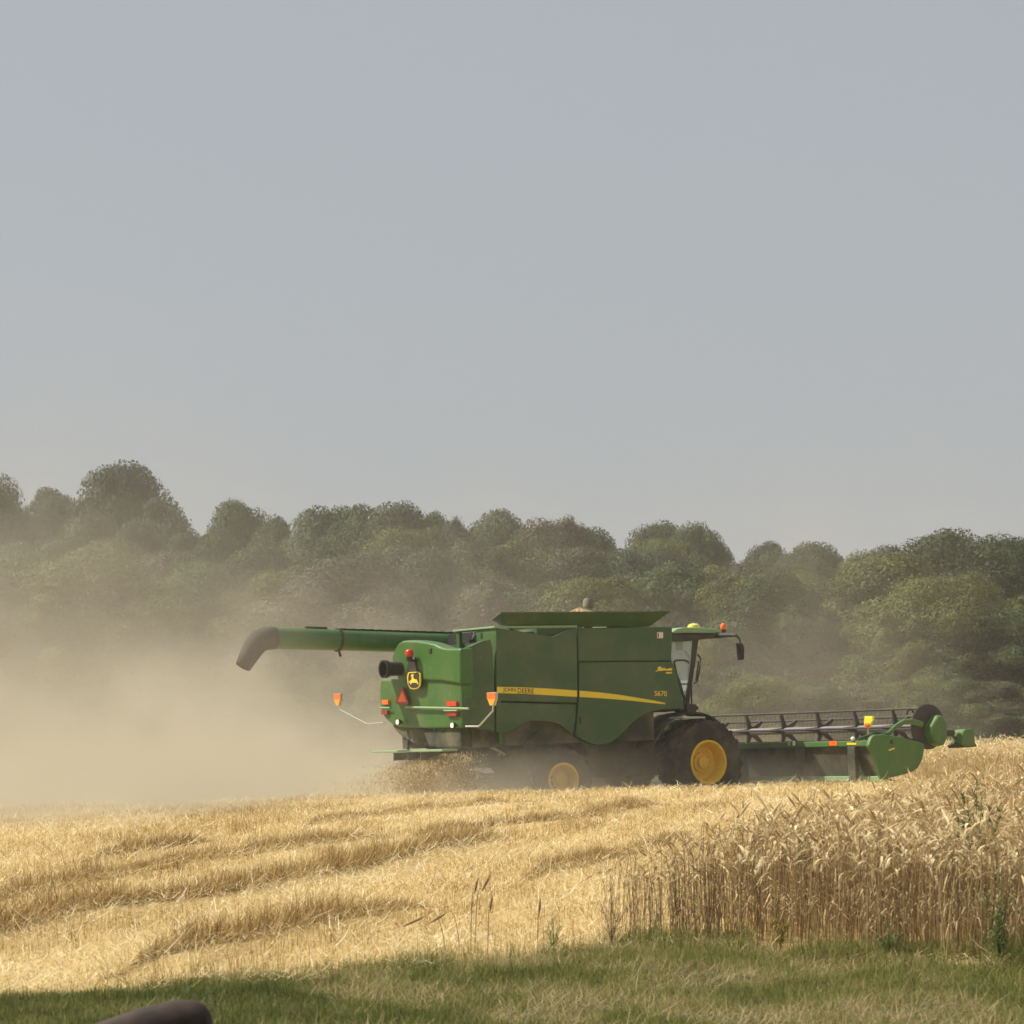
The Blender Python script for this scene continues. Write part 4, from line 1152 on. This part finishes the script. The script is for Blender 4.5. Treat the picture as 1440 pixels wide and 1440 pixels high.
# decals and reflectors on the back beam
for x0, x1, mt, nm in ((1108, 1111, 'silver', 'beam_reflector'), (1114.5, 1118, 'white', 'beam_reflector'), (1166, 1177, 'orange', 'beam_reflector')):
    mb = MB(); mb.prism(PP([(x0, 1041.9), (x1, 1041.9), (x1, 1048.6), (x0, 1048.6)], 'x', HX - 0.012), (0.011, 0, 0)); mb.build(nm, M[mt], HD)
mb = MB(); mb.prism(PP([(1191, 1044.5), (1204, 1044.5), (1204, 1047.4), (1191, 1047.4)], 'x', HX - 0.008), (0.007, 0, 0)); mb.build("beam_lettering", M['stripe'], HD)
# reel
RC = P(1303, 1022.5, 'y', -5.0)
RX, RZ, RR = RC.x, RC.z, 0.44
reel = empty("reel"); reel.parent = HD
mb = MB(); mb.tube([(RX, -5.0, RZ), (RX, 5.0, RZ)], 0.085, 14); mb.build("reel_tube", M['reeltube'], HD, smooth=True)
bpy.data.objects.remove(reel)
ANG = [R(33 + 72 * k) for k in range(5)]
for a in ANG:
    bx_, bz_ = RX + RR * math.cos(a), RZ + RR * math.sin(a)
    mb = MB(); mb.tube([(bx_, -5.02, bz_), (bx_, 5.02, bz_)], 0.026, 8)
    for k in range(66):
        yy = -4.95 + 9.9 * k / 65
        mb.tube([(bx_, yy, bz_), (bx_ - 0.02, yy, bz_ - 0.08), (bx_ - 0.05, yy, bz_ - 0.15)], 0.0045, 4)
    mb.build("reel_bat", M['reelmetal'], HD)
ysp = [-4.02 + 1.35 * k for k in range(7)]
for yy in ysp:
    mb = MB()
    for a in ANG:
        p1 = Vector((RX + RR * math.cos(a), yy, RZ + RR * math.sin(a))); p0 = Vector((RX + 0.07 * math.cos(a), yy, RZ + 0.07 * math.sin(a)))
        dr = (p1 - p0).normalized(); nr = Vector((-dr.z, 0, dr.x))
        mb.prism([p0 + nr * 0.07, p0 - nr * 0.07, p1 - nr * 0.03, p1 + nr * 0.03], (0, 0.05, 0))
    mb.build("reel_spider", M['reelmetal'], HD)
for yy in (-5.06, 5.02):
    mb = MB(); mb.lathe([(0.0, 0.0), (0.50, 0.0), (0.515, 0.02), (0.50, 0.04), (0.0, 0.04)], (RX, yy, RZ + 0.01), (0, 1, 0), 40); mb.build("reel_end_disc", M['reelmetal'], HD, smooth=True)
mb = MB(); mb.tube([P(1276, 1005, 'y', -4.8), P(1276.5, 1000, 'y', -4.8), P(1280, 997.6, 'y', -4.8), P(1283.5, 999.5, 'y', -4.8), P(1285, 1003, 'y', -4.8)], 0.022, 7); mb.build("hydraulic_hose", M['soot'], HD)
# reel arms
for yy in (-5.16, 5.16):
    pa = [P(1238, 1035, 'y', -5.16), P(1250, 1031, 'y', -5.16), P(1260, 1021.5, 'y', -5.16), P(1270, 1015.5, 'y', -5.16), P(1282, 1014.5, 'y', -5.16), P(1296, 1019, 'y', -5.16)]
    pa = [Vector((p.x, yy, p.z)) for p in pa]
    mb = MB(); mb.tube(pa, [0.05, 0.055, 0.06, 0.065, 0.07, 0.07], 8); mb.build("reel_arm", M['green_head'], HD, smooth=True)
    pa = [P(1206, 1040, 'y', -5.0), P(1228, 1032.5, 'y', -5.0), P(1252, 1029, 'y', -5.0)]
    pa = [Vector((p.x, yy * 0.97, p.z)) for p in pa]
    mb = MB(); mb.tube(pa, 0.04, 7); mb.build("lift_cylinder", M['green_dark'], HD, smooth=True)
# reel drive shield, divider
pol = [(1308.5, 1021), (1317.5, 1006.5), (1321, 1005.2), (1326, 1007), (1330, 1015), (1331.5, 1030), (1330.5, 1040), (1327, 1048), (1322, 1049), (1314, 1045.5), (1308.2, 1032)]
a1 = PP(pol, 'y', HY + 0.05); cc = sum(a1, Vector()) / len(a1)
mb = MB(); mb.loft([[p + Vector((0, 0.22, 0)) for p in a1], a1, [cc + (p - cc) * 0.86 + Vector((0, -0.05, 0)) for p in a1]]); mb.build("drive_shield", M['green_head'], HD, bevel=0.02)
mb = MB(); mb.lathe([(0.0, -0.1), (0.07, -0.1), (0.07, 0.12), (0.0, 0.12)], P(1334.5, 1031, 'y', HY + 0.15), (1, 0, 0), 12); mb.tube([P(1334, 1031, 'y', HY + 0.15), P(1345, 1039, 'y', HY + 0.1), P(1353, 1045.5, 'y', HY + 0.05)], 0.025, 7); mb.build("divider_rod", M['black'], HD)
dv = [(1352.5, 1046), (1355, 1028), (1358, 1025.5), (1369, 1024.8), (1371, 1027), (1371.8, 1048), (1360, 1049.5)]
a1 = PP(dv, 'y', HY - 0.1)
mb = MB(); mb.prism(a1, (0, 0.34, 0)); mb.build("crop_divider", M['green_head'], HD, bevel=0.03)
mb = MB(); mb.prism(PP([(1344, 1048), (1350, 1044.5), (1372, 1045), (1374.5, 1050), (1346, 1052)], 'y', HY + 0.0), (0, 0.3, 0)); mb.build("divider_shoe", M['black'], HD, bevel=0.02)
# stalk lamp on the back beam
mb = MB(); q = P(1220.5, 1014.5, 'x', HX + 0.05); mb.tube([(q.x, q.y, zb1), q], 0.015, 6); stl = mb.build("lamp_stalk", M['silver'], HD)
mb = MB(); mb.prism(PP([(1215.5, 1007.3), (1227, 1007.3), (1227, 1013), (1224, 1018), (1222, 1024), (1217, 1024), (1214.5, 1018)], 'x', HX + 0.03), (0.06, 0, 0)); mb.build("marker_lamp", M['hiviz'], HD, bevel=0.01)
q = P(1219.3, 1019.5, 'x', HX + 0.02); mb = MB(); mb.ball(q, 0.035, 0.085, 0.062, 14); mb.build("lamp_lens", M['orange'], HD, smooth=True)
mb = MB(); q = P(1199.5, 1039, 'x', HX); mb.ball(q, 0.05, 0.06, 0.05, 12); mb.build("cable_cap", M['white'], HD, smooth=True)

# ------------------------------------------------------------------ trees
def leafmat(name, c):
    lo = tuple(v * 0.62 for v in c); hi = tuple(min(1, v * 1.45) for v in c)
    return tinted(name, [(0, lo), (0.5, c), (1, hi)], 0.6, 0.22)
LM = {'mid': leafmat('leaf_mid', (0.054, 0.083, 0.021)), 'olive': leafmat('leaf_olive', (0.100, 0.113, 0.024)), 'dark': leafmat('leaf_dark', (0.037, 0.060, 0.017)), 'grey': leafmat('leaf_grey', (0.053, 0.075, 0.036)), 'brown': leafmat('leaf_brownish', (0.085, 0.083, 0.039))}
M['bark'] = plain('bark', (0.09, 0.07, 0.05), 0.9)

def crown_mesh(seed, H=14.0, Rc=5.0, low=0.16, nblob=54, per=1100, leaf=0.2, top=0.5):
    r = np.random.default_rng(seed)
    Vs, Ts = [], []
    main = []
    for k in range(nblob + int(nblob * 0.9)):
        small = k >= nblob
        u = r.uniform(0, 1)
        zc = H * (low + (0.93 - low) * u)
        prof = np.sin(np.pi * np.clip(0.16 + 0.80 * u ** (1.25 if top < 0.5 else 0.95), 0, 1)) ** 0.7
        rad = Rc * prof * np.sqrt(r.uniform(0.15, 1.0)) * r.uniform(0.7, 1.02)
        a = r.uniform(0, 2 * np.pi)
        if k % 4 == 0: rad *= 0.35
        c = np.array([rad * np.cos(a), rad * np.sin(a), zc])
        br = (0.75 + 1.9 * r.random() ** 1.6) * (Rc / 5)
        if u > 0.72: br = max(br, r.uniform(1.0, 1.6) * (Rc / 5))
        if small:                                       # ragged tufts standing out of the bigger clumps
            c0, b0 = main[r.integers(0, len(main))]
            dd = r.normal(0, 1, 3); dd[2] = abs(dd[2]) * 0.9 - 0.1; dd /= np.linalg.norm(dd)
            c = c0 + dd * b0 * r.uniform(0.66, 0.92); br = r.uniform(0.35, 0.8) * (Rc / 5)
        else:
            main.append((c, br))
        n = int(per * (br / 1.6) ** 1.6 * r.uniform(0.8, 1.2))
        d = r.normal(0, 1, (n, 3)); d /= np.linalg.norm(d, axis=1)[:, None]
        d[:, 2] = np.where(d[:, 2] < -0.35, -d[:, 2], d[:, 2])
        q = br * (0.58 + 0.46 * r.random(n) ** 0.8 + 0.06 * (r.random(n) ** 4))
        if small: q = br * (0.35 + 1.0 * r.random(n))
        pos = c + d * q[:, None] * np.array([1.12, 1.12, 0.86])
        nrm = d + r.normal(0, 0.42, (n, 3)); nrm /= np.linalg.norm(nrm, axis=1)[:, None]
        t1 = np.cross(nrm, r.normal(0, 1, (n, 3))); t1 /= np.linalg.norm(t1, axis=1)[:, None]
        t2 = np.cross(nrm, t1)
        s1 = (leaf * r.uniform(0.5, 1.2, n))[:, None] * 0.5; s2 = s1 * r.uniform(0.55, 0.95, (n, 1))
        quad = np.stack([pos - t1 * s1, pos + t2 * s2 - nrm * s1 * 0.3, pos + t1 * s1, pos - t2 * s2 - nrm * s1 * 0.3], 1)
        tb = r.normal(0.5, 0.2)
        Vs.append(quad.reshape(-1, 3))
        Ts.append(np.repeat(np.clip(tb + r.normal(0, 0.08, n), 0, 1), 4))
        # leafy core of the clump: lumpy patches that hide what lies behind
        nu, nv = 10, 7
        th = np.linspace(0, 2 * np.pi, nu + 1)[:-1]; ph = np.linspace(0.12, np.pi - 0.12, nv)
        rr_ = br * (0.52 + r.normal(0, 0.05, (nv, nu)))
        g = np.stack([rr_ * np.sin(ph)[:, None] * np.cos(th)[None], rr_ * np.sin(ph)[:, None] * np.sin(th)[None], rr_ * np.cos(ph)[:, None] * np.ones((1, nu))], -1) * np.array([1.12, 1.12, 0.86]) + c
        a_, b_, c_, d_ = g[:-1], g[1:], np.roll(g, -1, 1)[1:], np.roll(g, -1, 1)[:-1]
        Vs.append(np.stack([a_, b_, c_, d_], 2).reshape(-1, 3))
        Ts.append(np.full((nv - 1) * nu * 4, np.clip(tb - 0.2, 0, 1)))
    V = np.concatenate(Vs); T = np.concatenate(Ts)
    F = np.arange(len(V)).reshape(-1, 4)
    return V, F, T

def trunk_mesh(seed, H=14.0, Rc=5.0):
    r = np.random.default_rng(seed + 50)
    mb = MB()
    p0 = Vector((0, 0, -0.3)); p1 = Vector((r.normal(0, 0.15), r.normal(0, 0.15), H * 0.3)); p2 = Vector((r.normal(0, 0.4), r.normal(0, 0.4), H * 0.78))
    mb.tube([p0, p0 + Vector((0, 0, 0.8)), p1, p2], [0.36, 0.27, 0.21, 0.05], 9)
    for k in range(8):
        a = r.uniform(0, 6.28); z = r.uniform(0.22, 0.6) * H
        s = p1.lerp(p2, max(0, (z - H * 0.3) / (H * 0.48))) if z > H * 0.3 else p0.lerp(p1, z / (H * 0.3))
        L = Rc * r.uniform(0.5, 0.85)
        e = s + Vector((math.cos(a) * L, math.sin(a) * L, L * r.uniform(0.4, 0.9)))
        mb.tube([s, s.lerp(e, 0.5) + Vector((0, 0, 0.3)), e], [0.11, 0.07, 0.025], 6)
    bmesh.ops.recalc_face_normals(mb.bm, faces=mb.bm.faces)
    me = bpy.data.meshes.new("trunk"); mb.bm.to_mesh(me); mb.bm.free(); me.materials.append(M['bark'])
    return me
VAR = []
for s_, kw in ((1, {}), (2, dict(low=0.10)), (3, dict(Rc=4.2, low=0.2, nblob=48)), (4, dict(Rc=5.6, nblob=64, low=0.12)), (5, dict(Rc=3.6, nblob=46, low=0.14)), (6, dict(Rc=5.2, low=0.06, nblob=64)), (7, dict(Rc=4.6, low=0.22, nblob=46))):
    VAR.append((crown_mesh(s_, **kw), trunk_mesh(s_, 14.0, kw.get('Rc', 5.0)), kw.get('Rc', 5.0)))
CACHE = {}
WIDE = 1.75
def tree(px, top, Y, wpx_, var, kind, label, group=None, name="tree", cat="tree"):
    (V, F, T), tme, rc = VAR[var]
    wpx = wpx_ * (0.95 if Y > 175 else 1.05)
    x = (px - 720) / FPX * Y
    z0 = gz(x, Y) - (0.9 if cat == "bush" else 0.1)
    H = EYE + (HORIZ - top) / FPX * Y - z0
    wd = wpx * WIDE / FPX * Y
    if var not in CACHE:
        me = np_mesh("crown", V, F, T); me.materials.append(None); CACHE[var] = me
    root = empty(name, (x, Y, z0)); tag(root, label, cat, group)
    a = rng.uniform(0, 6.28)
    sxy, sz = wd / (2 * rc * 1.02), H / float(V[:, 2].max())
    tx, ty = rng.normal(0, 0.05, 2); sk = rng.uniform(0.85, 1.15)
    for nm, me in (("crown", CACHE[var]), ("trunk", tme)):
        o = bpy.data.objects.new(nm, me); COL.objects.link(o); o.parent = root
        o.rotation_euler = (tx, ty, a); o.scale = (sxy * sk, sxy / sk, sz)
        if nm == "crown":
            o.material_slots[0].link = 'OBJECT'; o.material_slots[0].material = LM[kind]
    return root

G1 = "trees in the far wood"
LEFT = "hazy green tree in the left stretch of the far wood, its foot lost in dust"
MIDL = "hazy green tree of the far wood in the stretch between auger spout and grain tank"
MIDR = "hazy green tree of the far wood in the stretch above the cab and reel"
UNDL = "low brownish green tree at the wood's front edge behind the dust plume"
UNDR = "olive green rounded tree at the wood's front edge behind the header"
# skyline trees with a look of their own
tree(163, 645, 196, 118, 0, 'grey', "tallest dark grey green tree, standing clear above the wood at left")
tree(20, 664, 185, 100, 3, 'dark', "broad dark tree at the left edge of the photo")
tree(236, 699, 190, 74, 4, 'grey', "pointed grey green tree just right of the tallest tree")
tree(340, 700, 192, 84, 2, 'mid', "round topped tree right of the gap in the skyline, above the auger spout")
tree(96, 684, 205, 66, 4, 'grey', "narrow greyish tree between the left edge tree and the tallest tree")
tree(1352, 741, 124, 122, 0, 'dark', "near dark tree with crisp leaves, tallest at the right side")
tree(1436, 748, 128, 110, 3, 'dark', "near dark tree cut off by the right edge of the photo")
tree(1290, 786, 130, 84, 4, 'mid', "slim near tree filling in left of the crisp dark right tree")
tree(965, 729, 190, 84, 1, 'mid', "rounded green tree ending the skyline step above the cab mirror")
tree(555, 702, 188, 92, 6, 'mid', "tallest tree of the middle skyline, above the rear of the combine")
tree(722, 715, 200, 70, 4, 'grey', "small topped grey tree above the left end of the grain tank")
tree(795, 724, 186, 92, 3, 'brown', "brownish grey tree directly behind the grain heap")
tree(1060, 756, 192, 66, 2, 'grey', "small grey green tree in the low skyline dip right of the mirror")
# the other skyline trees
for a in ((62, 690, 200, 80, 5, 'grey'), (130, 712, 180, 88, 1, 'mid'), (200, 728, 178, 86, 5, 'grey'), (268, 742, 184, 70, 6, 'mid'), (-40, 680, 190, 100, 1, 'mid')):
    tree(*a, LEFT, G1)
for a in ((300, 735, 182, 70, 1, 'mid'), (385, 722, 188, 72, 5, 'mid'), (425, 708, 194, 84, 0, 'mid'), (480, 711, 190, 78, 1, 'mid'), (515, 708, 196, 76, 4, 'mid'), (606, 716, 190, 78, 5, 'mid'), (655, 724, 186, 80, 1, 'grey'), (690, 717, 194, 72, 6, 'mid'), (572, 738, 172, 92, 3, 'olive'), (450, 748, 170, 96, 3, 'mid'), (640, 752, 170, 90, 0, 'brown')):
    tree(*a, MIDL, G1)
for a in ((760, 736, 192, 66, 2, 'grey'), (850, 735, 190, 78, 6, 'mid'), (900, 729, 194, 80, 0, 'mid'), (1012, 756, 190, 68, 5, 'mid'), (1105, 766, 188, 74, 1, 'mid'), (1150, 759, 190, 84, 6, 'mid'), (1200, 770, 186, 80, 1, 'olive'), (1245, 764, 190, 70, 2, 'grey'), (930, 752, 172, 96, 3, 'olive'), (835, 762, 168, 96, 3, 'brown')):
    tree(*a, MIDR, G1)
for a in ((1310, 778, 176, 90, 3, 'mid'), (1362, 772, 178, 96, 5, 'mid'), (1412, 770, 176, 96, 3, 'mid'), (1460, 768, 178, 90, 5, 'mid')):
    tree(*a, "hazy green tree of the far wood behind the crisp dark right hand trees", G1)
# second row, filling the gaps under the skyline crowns
for k, px in enumerate(range(-30, 1300, 58)):
    base = np.interp(px, [0, 260, 700, 1000, 1300], [742, 768, 762, 784, 800])
    tree(px + rng.uniform(-14, 14), base + rng.uniform(-10, 14), 166 + rng.uniform(-5, 5), 86 + rng.uniform(-8, 14), (3, 5, 1, 6)[k % 4], ('mid', 'grey', 'mid', 'olive', 'brown')[k % 5], "hazy green tree in the second row of the far wood, under the skyline crowns", G1)
# front edge of the wood
i = 0
for px in range(-30, 760, 62):
    kind = ('brown', 'mid', 'grey', 'olive')[i % 4]
    tree(px + rng.uniform(-16, 16), 772 + rng.uniform(-18, 42) + (14 if px > 300 else 0), 150 + rng.uniform(-8, 8), 108 + rng.uniform(-14, 22), (3, 5, 1, 6, 0)[i % 5], kind, UNDL, "low trees behind the dust plume"); i += 1
for px in range(775, 1010, 58):
    tree(px + rng.uniform(-12, 12), 800 + rng.uniform(-16, 24), 146 + rng.uniform(-8, 8), 110, (5, 1, 3, 0)[i % 4], ('brown', 'mid', 'olive')[i % 3], "brownish green tree at the wood's front edge directly behind the combine", "low trees directly behind the combine"); i += 1
for px in range(1030, 1300, 46):
    tree(px + rng.uniform(-12, 12), 790 + rng.uniform(-14, 40) - (px - 1030) * 0.02, 128 + rng.uniform(-8, 8), 118 + rng.uniform(-16, 24), (5, 3, 1, 6)[i % 4], ('olive', 'mid', 'olive')[i % 3], UNDR, "olive trees behind the header"); i += 1
for px in (1312, 1350, 1390, 1430, 1475):
    tree(px, 822 + rng.uniform(-25, 25), 116 + rng.uniform(-4, 4), 120, (5, 3)[i % 2], ('mid', 'olive')[i % 2], "low leafy tree at the foot of the crisp dark trees on the right", "low trees at the right"); i += 1
# the wood goes on beyond both sides of the frame
for k, px in enumerate(list(range(-420, -60, 62)) + list(range(1500, 1860, 62))):
    tree(px + rng.uniform(-12, 12), 690 + rng.uniform(-15, 25) if px < 0 else 752 + rng.uniform(-15, 25), (182 if px < 0 else 140) + rng.uniform(-8, 8), 110, (0, 3, 5, 1, 6)[k % 5], ('mid', 'dark', 'grey')[k % 3], "tree of the wood beyond the broad dark left edge tree" if px < 0 else "dark tree of the wood beyond the right edge tree", "trees beyond the frame")
    tree(px + 30, 815 + rng.uniform(-20, 20), 138 if px < 0 else 118, 120, (5, 3)[k % 2], ('olive', 'mid', 'brown')[k % 3], "low tree along the wood's edge beyond the frame", "trees beyond the frame")
# scrub along the foot of the wood
for k, px in enumerate(range(-400, 1860, 60)):
    Y = 112 if px < 1000 else 100
    tree(px + rng.uniform(-20, 20), 955 + rng.uniform(-16, 22), Y + rng.uniform(-4, 4), 92, (5, 3, 1)[k % 3], ('brown', 'olive', 'mid')[k % 3], "low scrubby bush along the foot of the far wood", "bushes at the foot of the wood", "bush", "bush")

# ------------------------------------------------------------------ foreground timber, out of focus
Yp = 10.5
def fp(px, py, Y=Yp): return Vector(((px - 720) / FPX * Y, Y, EYE - (py - HORIZ) / FPX * Y))
p_tip = fp(284, 1424); p_mid = fp(190, 1455); 
dirv = (p_mid - p_tip).normalized(); dirv = Vector((dirv.x, -0.10, dirv.z)).normalized()
mb = MB()
rings = []
L = 1.75
for s_, hh in ((0.0, 0.025), (0.014, 0.055), (0.045, 0.083), (0.11, 0.106), (0.26, 0.120), (0.5, 0.116), (0.9, 0.10), (L, 0.08)):
    c = p_tip + Vector((0.035, 0, 0)) + dirv * s_ - Vector((0, 0, 0.012))
    up = Vector((-dirv.z, 0, dirv.x)); up = up if up.z > 0 else -up
    rings.append([c + up * hh * math.cos(t_) + Vector((0, 1, 0)) * min(hh, 0.06) * math.sin(t_) for t_ in np.linspace(0, 2 * math.pi, 20, endpoint=False)])
mb.loft(rings)
m, t, b = nodes('weathered_timber')
t.links.new(ramp(t, noise(t, 9, 5, 0.6, dist=0.8), [(0.3, (0.020, 0.013, 0.009)), (0.7, (0.058, 0.036, 0.024))]), b.inputs['Base Color'])
b.inputs['Roughness'].default_value = 0.8
o = mb.build("leaning_post", m, None, smooth=True)
tag(o, "dark brown rounded end of a leaning timber, blurred at the bottom edge on the grass", "post")

# ------------------------------------------------------------------ chaff thrown out behind the chopper
bag = Bag()
def lw(v): return ORG + ROT @ Vector(v)
n = 42000
xl = XR + 0.25 - rng.exponential(0.5, n); yl = rng.normal(-0.35, 0.62, n)
age = np.abs(XR + 0.25 - xl)
zl = P(600, 1056, 'x', XR - 0.15).z - 0.05 - rng.random(n) * (0.9 + 0.2 * age) - 0.25 * age
pts = np.array([lw((a, b2, c))[:] for a, b2, c in zip(xl, yl, zl)])
keep = pts[:, 2] > ground_z(pts[:, 0], pts[:, 1])
pts = pts[keep]; n = len(pts)
bag.add(blades(n, pts, rng.uniform(0.015, 0.06, n), rng.uniform(0, 6.28, n), rng.uniform(0, 3.1, n), rng.uniform(0.006, 0.022, n), rng.normal(0, 0.3, n), np.clip(rng.normal(0.58, 0.22, n), 0, 1)))
n = 2500
px_, Y_ = rng.uniform(0, 760, n), rng.uniform(54, 60, n)
zz = rng.exponential(0.9, n)
X_ = (px_ - 720) / FPX * Y_
bag.add(blades(n, np.stack([X_, Y_, ground_z(X_, Y_) + zz], -1), rng.uniform(0.012, 0.035, n), rng.uniform(0, 6.28, n), rng.uniform(0, 3.1, n), rng.uniform(0.005, 0.014, n), rng.normal(0, 0.3, n), np.clip(rng.normal(0.55, 0.2, n), 0, 1)))
o = bag.build("flying_chaff", M['wheat'])
tag(o, "spray of chopped straw and chaff flying out below the combine's rear", "chaff", kind='stuff')

# ------------------------------------------------------------------ dust cloud
def volume_box(name, lo, hi, mat):
    mb = MB(); mb.box(lo[0], hi[0], lo[1], hi[1], lo[2], hi[2])
    return mb.build(name, mat)
m = bpy.data.materials.new("dust"); m.use_nodes = True
t = m.node_tree; t.nodes.clear()
out = N(t, "ShaderNodeOutputMaterial"); pv = N(t, "ShaderNodeVolumePrincipled")
t.links.new(pv.outputs[0], out.inputs['Volume'])
pv.inputs['Color'].default_value = (0.64, 0.61, 0.51, 1)
pv.inputs['Anisotropy'].default_value = 0.0
geo = N(t, "ShaderNodeNewGeometry")
sep = N(t, "ShaderNodeSeparateXYZ"); t.links.new(geo.outputs['Position'], sep.inputs[0])
X_, Y_, Z_ = sep.outputs
def mth(op, a, b=None, c=None):
    n = N(t, "ShaderNodeMath", operation=op)
    for i, v in enumerate((a, b, c)):
        if v is None: continue
        if isinstance(v, (int, float)): n.inputs[i].default_value = v
        else: t.links.new(v, n.inputs[i])
    return n.outputs[0]
def smooth(v, a, b):
    n = N(t, "ShaderNodeMapRange"); n.interpolation_type = 'SMOOTHSTEP'
    t.links.new(v, n.inputs['Value']); n.inputs['From Min'].default_value = a; n.inputs['From Max'].default_value = b
    return n.outputs[0]
ns = N(t, "ShaderNodeTexNoise"); ns.inputs['Scale'].default_value = 0.30; ns.inputs['Detail'].default_value = 3; ns.inputs['Roughness'].default_value = 0.55; ns.inputs['Distortion'].default_value = 0.6
t.links.new(geo.outputs['Position'], ns.inputs['Vector'])
nz = smooth(ns.outputs['Fac'], 0.36, 0.68)
n2 = N(t, "ShaderNodeTexNoise"); n2.inputs['Scale'].default_value = 0.13; n2.inputs['Detail'].default_value = 2; n2.inputs['Distortion'].default_value = 0.8
t.links.new(geo.outputs['Position'], n2.inputs['Vector'])
big = smooth(n2.outputs['Fac'], 0.33, 0.67)
lump = mth('MULTIPLY', mth('MULTIPLY_ADD', nz, 1.5, 0.15), mth('MULTIPLY_ADD', big, 1.3, 0.30))
# distance behind the machine along its track (positive = behind the rear axle), lateral offset
hx, hy = math.cos(HEAD), math.sin(HEAD)
bx, by = ORG.x - 5.6 * hx, ORG.y - 5.6 * hy
zg = mth('ADD', Z_, 0.6)
# A: main plume, drifting left from the rear of the machine; height grows with distance
leftness = smooth(X_, -0.5, -7.5)
hgt = mth('MULTIPLY', mth('MULTIPLY_ADD', leftness, 0.85, 0.7), mth('MULTIPLY_ADD', big, 1.25, 0.4))
vert = mth('EXPONENT', mth('MULTIPLY', mth('DIVIDE', zg, hgt), -1.0))
A = mth('MULTIPLY', mth('MULTIPLY', smooth(X_, 0.6, -3.2), vert), mth('MULTIPLY', smooth(mth('MULTIPLY_ADD', leftness, 17.0, Y_), 53.5, 66.0), mth('MULTIPLY_ADD', smooth(Y_, 100, 72), 0.8, mth('MULTIPLY', mth('MULTIPLY', smooth(Y_, 60, 50), smooth(zg, 2.0, 0.5)), 1.6))))
A = mth('MULTIPLY', A, DUST_A)
# B: thinner veil behind the machine and header
vb = mth('MULTIPLY', mth('EXPONENT', mth('MULTIPLY', mth('DIVIDE', zg, 3.6), -1.0)), mth('MULTIPLY_ADD', big, 1.4, 0.3))
B = mth('MULTIPLY', mth('MULTIPLY', vb, smooth(Y_, 63, 70)), smooth(X_, 17, 8))
B = mth('MULTIPLY', B, DUST_B)
# C: dust boiling round the wheels and under the body on the near side
dxl = mth('ADD', mth('MULTIPLY', mth('SUBTRACT', X_, ORG.x), hx), mth('MULTIPLY', mth('SUBTRACT', Y_, ORG.y), hy))
dyl = mth('ADD', mth('MULTIPLY', mth('SUBTRACT', X_, ORG.x), -hy), mth('MULTIPLY', mth('SUBTRACT', Y_, ORG.y), hx))
vc = smooth(zg, 1.8, 0.15)
C = mth('MULTIPLY', mth('MULTIPLY', mth('MULTIPLY_ADD', smooth(dxl, 0.6, -1.6), 0.75, mth('MULTIPLY', smooth(dxl, 4.5, 1.0), 0.25)), smooth(dxl, -9.5, -6.0)), mth('MULTIPLY', mth('MULTIPLY', smooth(dyl, -4.0, -2.4), smooth(dyl, 2.0, 0.0)), vc))
C = mth('MULTIPLY', C, DUST_C)
# D: chaff dust hanging behind the header
D = mth('MULTIPLY', mth('MULTIPLY', smooth(dxl, 0.2, 1.0), smooth(dxl, 2.6, 2.1)), mth('MULTIPLY', mth('MULTIPLY', smooth(dyl, -5.6, -3.6), smooth(dyl, 6.0, 4.0)), smooth(zg, 1.5, 0.3)))
C = mth('ADD', C, mth('MULTIPLY', D, 0.55))
# E: low dust lying over the far field behind the plume
E = mth('MULTIPLY', mth('EXPONENT', mth('MULTIPLY', mth('DIVIDE', zg, mth('MULTIPLY_ADD', big, 1.0, 0.35)), -1.0)), mth('MULTIPLY', smooth(Y_, 61, 68), smooth(X_, 6.0, -2.0)))
C = mth('ADD', C, mth('MULTIPLY', E, 0.10))
dens = mth('MULTIPLY', mth('ADD', mth('ADD', A, B), C), lump)
t.links.new(dens, pv.inputs['Density'])
dust = volume_box("dust_cloud", (-34, 33, -0.9), (22, 108, 9.5), m)
tag(dust, "tan dust cloud billowing behind and left of the combine", "dust cloud", kind='stuff')

# ------------------------------------------------------------------ haze: one even box round camera and scene
m = bpy.data.materials.new("haze_air"); m.use_nodes = True
t = m.node_tree; t.nodes.clear()
out = N(t, "ShaderNodeOutputMaterial"); pv = N(t, "ShaderNodeVolumePrincipled")
t.links.new(pv.outputs[0], out.inputs['Volume'])
pv.inputs['Color'].default_value = (0.93, 0.92, 0.88, 1)
pv.inputs['Density'].default_value = HAZE
pv.inputs['Anisotropy'].default_value = 0.0
hz = volume_box("haze", (-1600, -70, -6), (1600, 3100, 24), m)
tag(hz, "thin warm summer haze over the field and wood", "haze", kind='stuff')
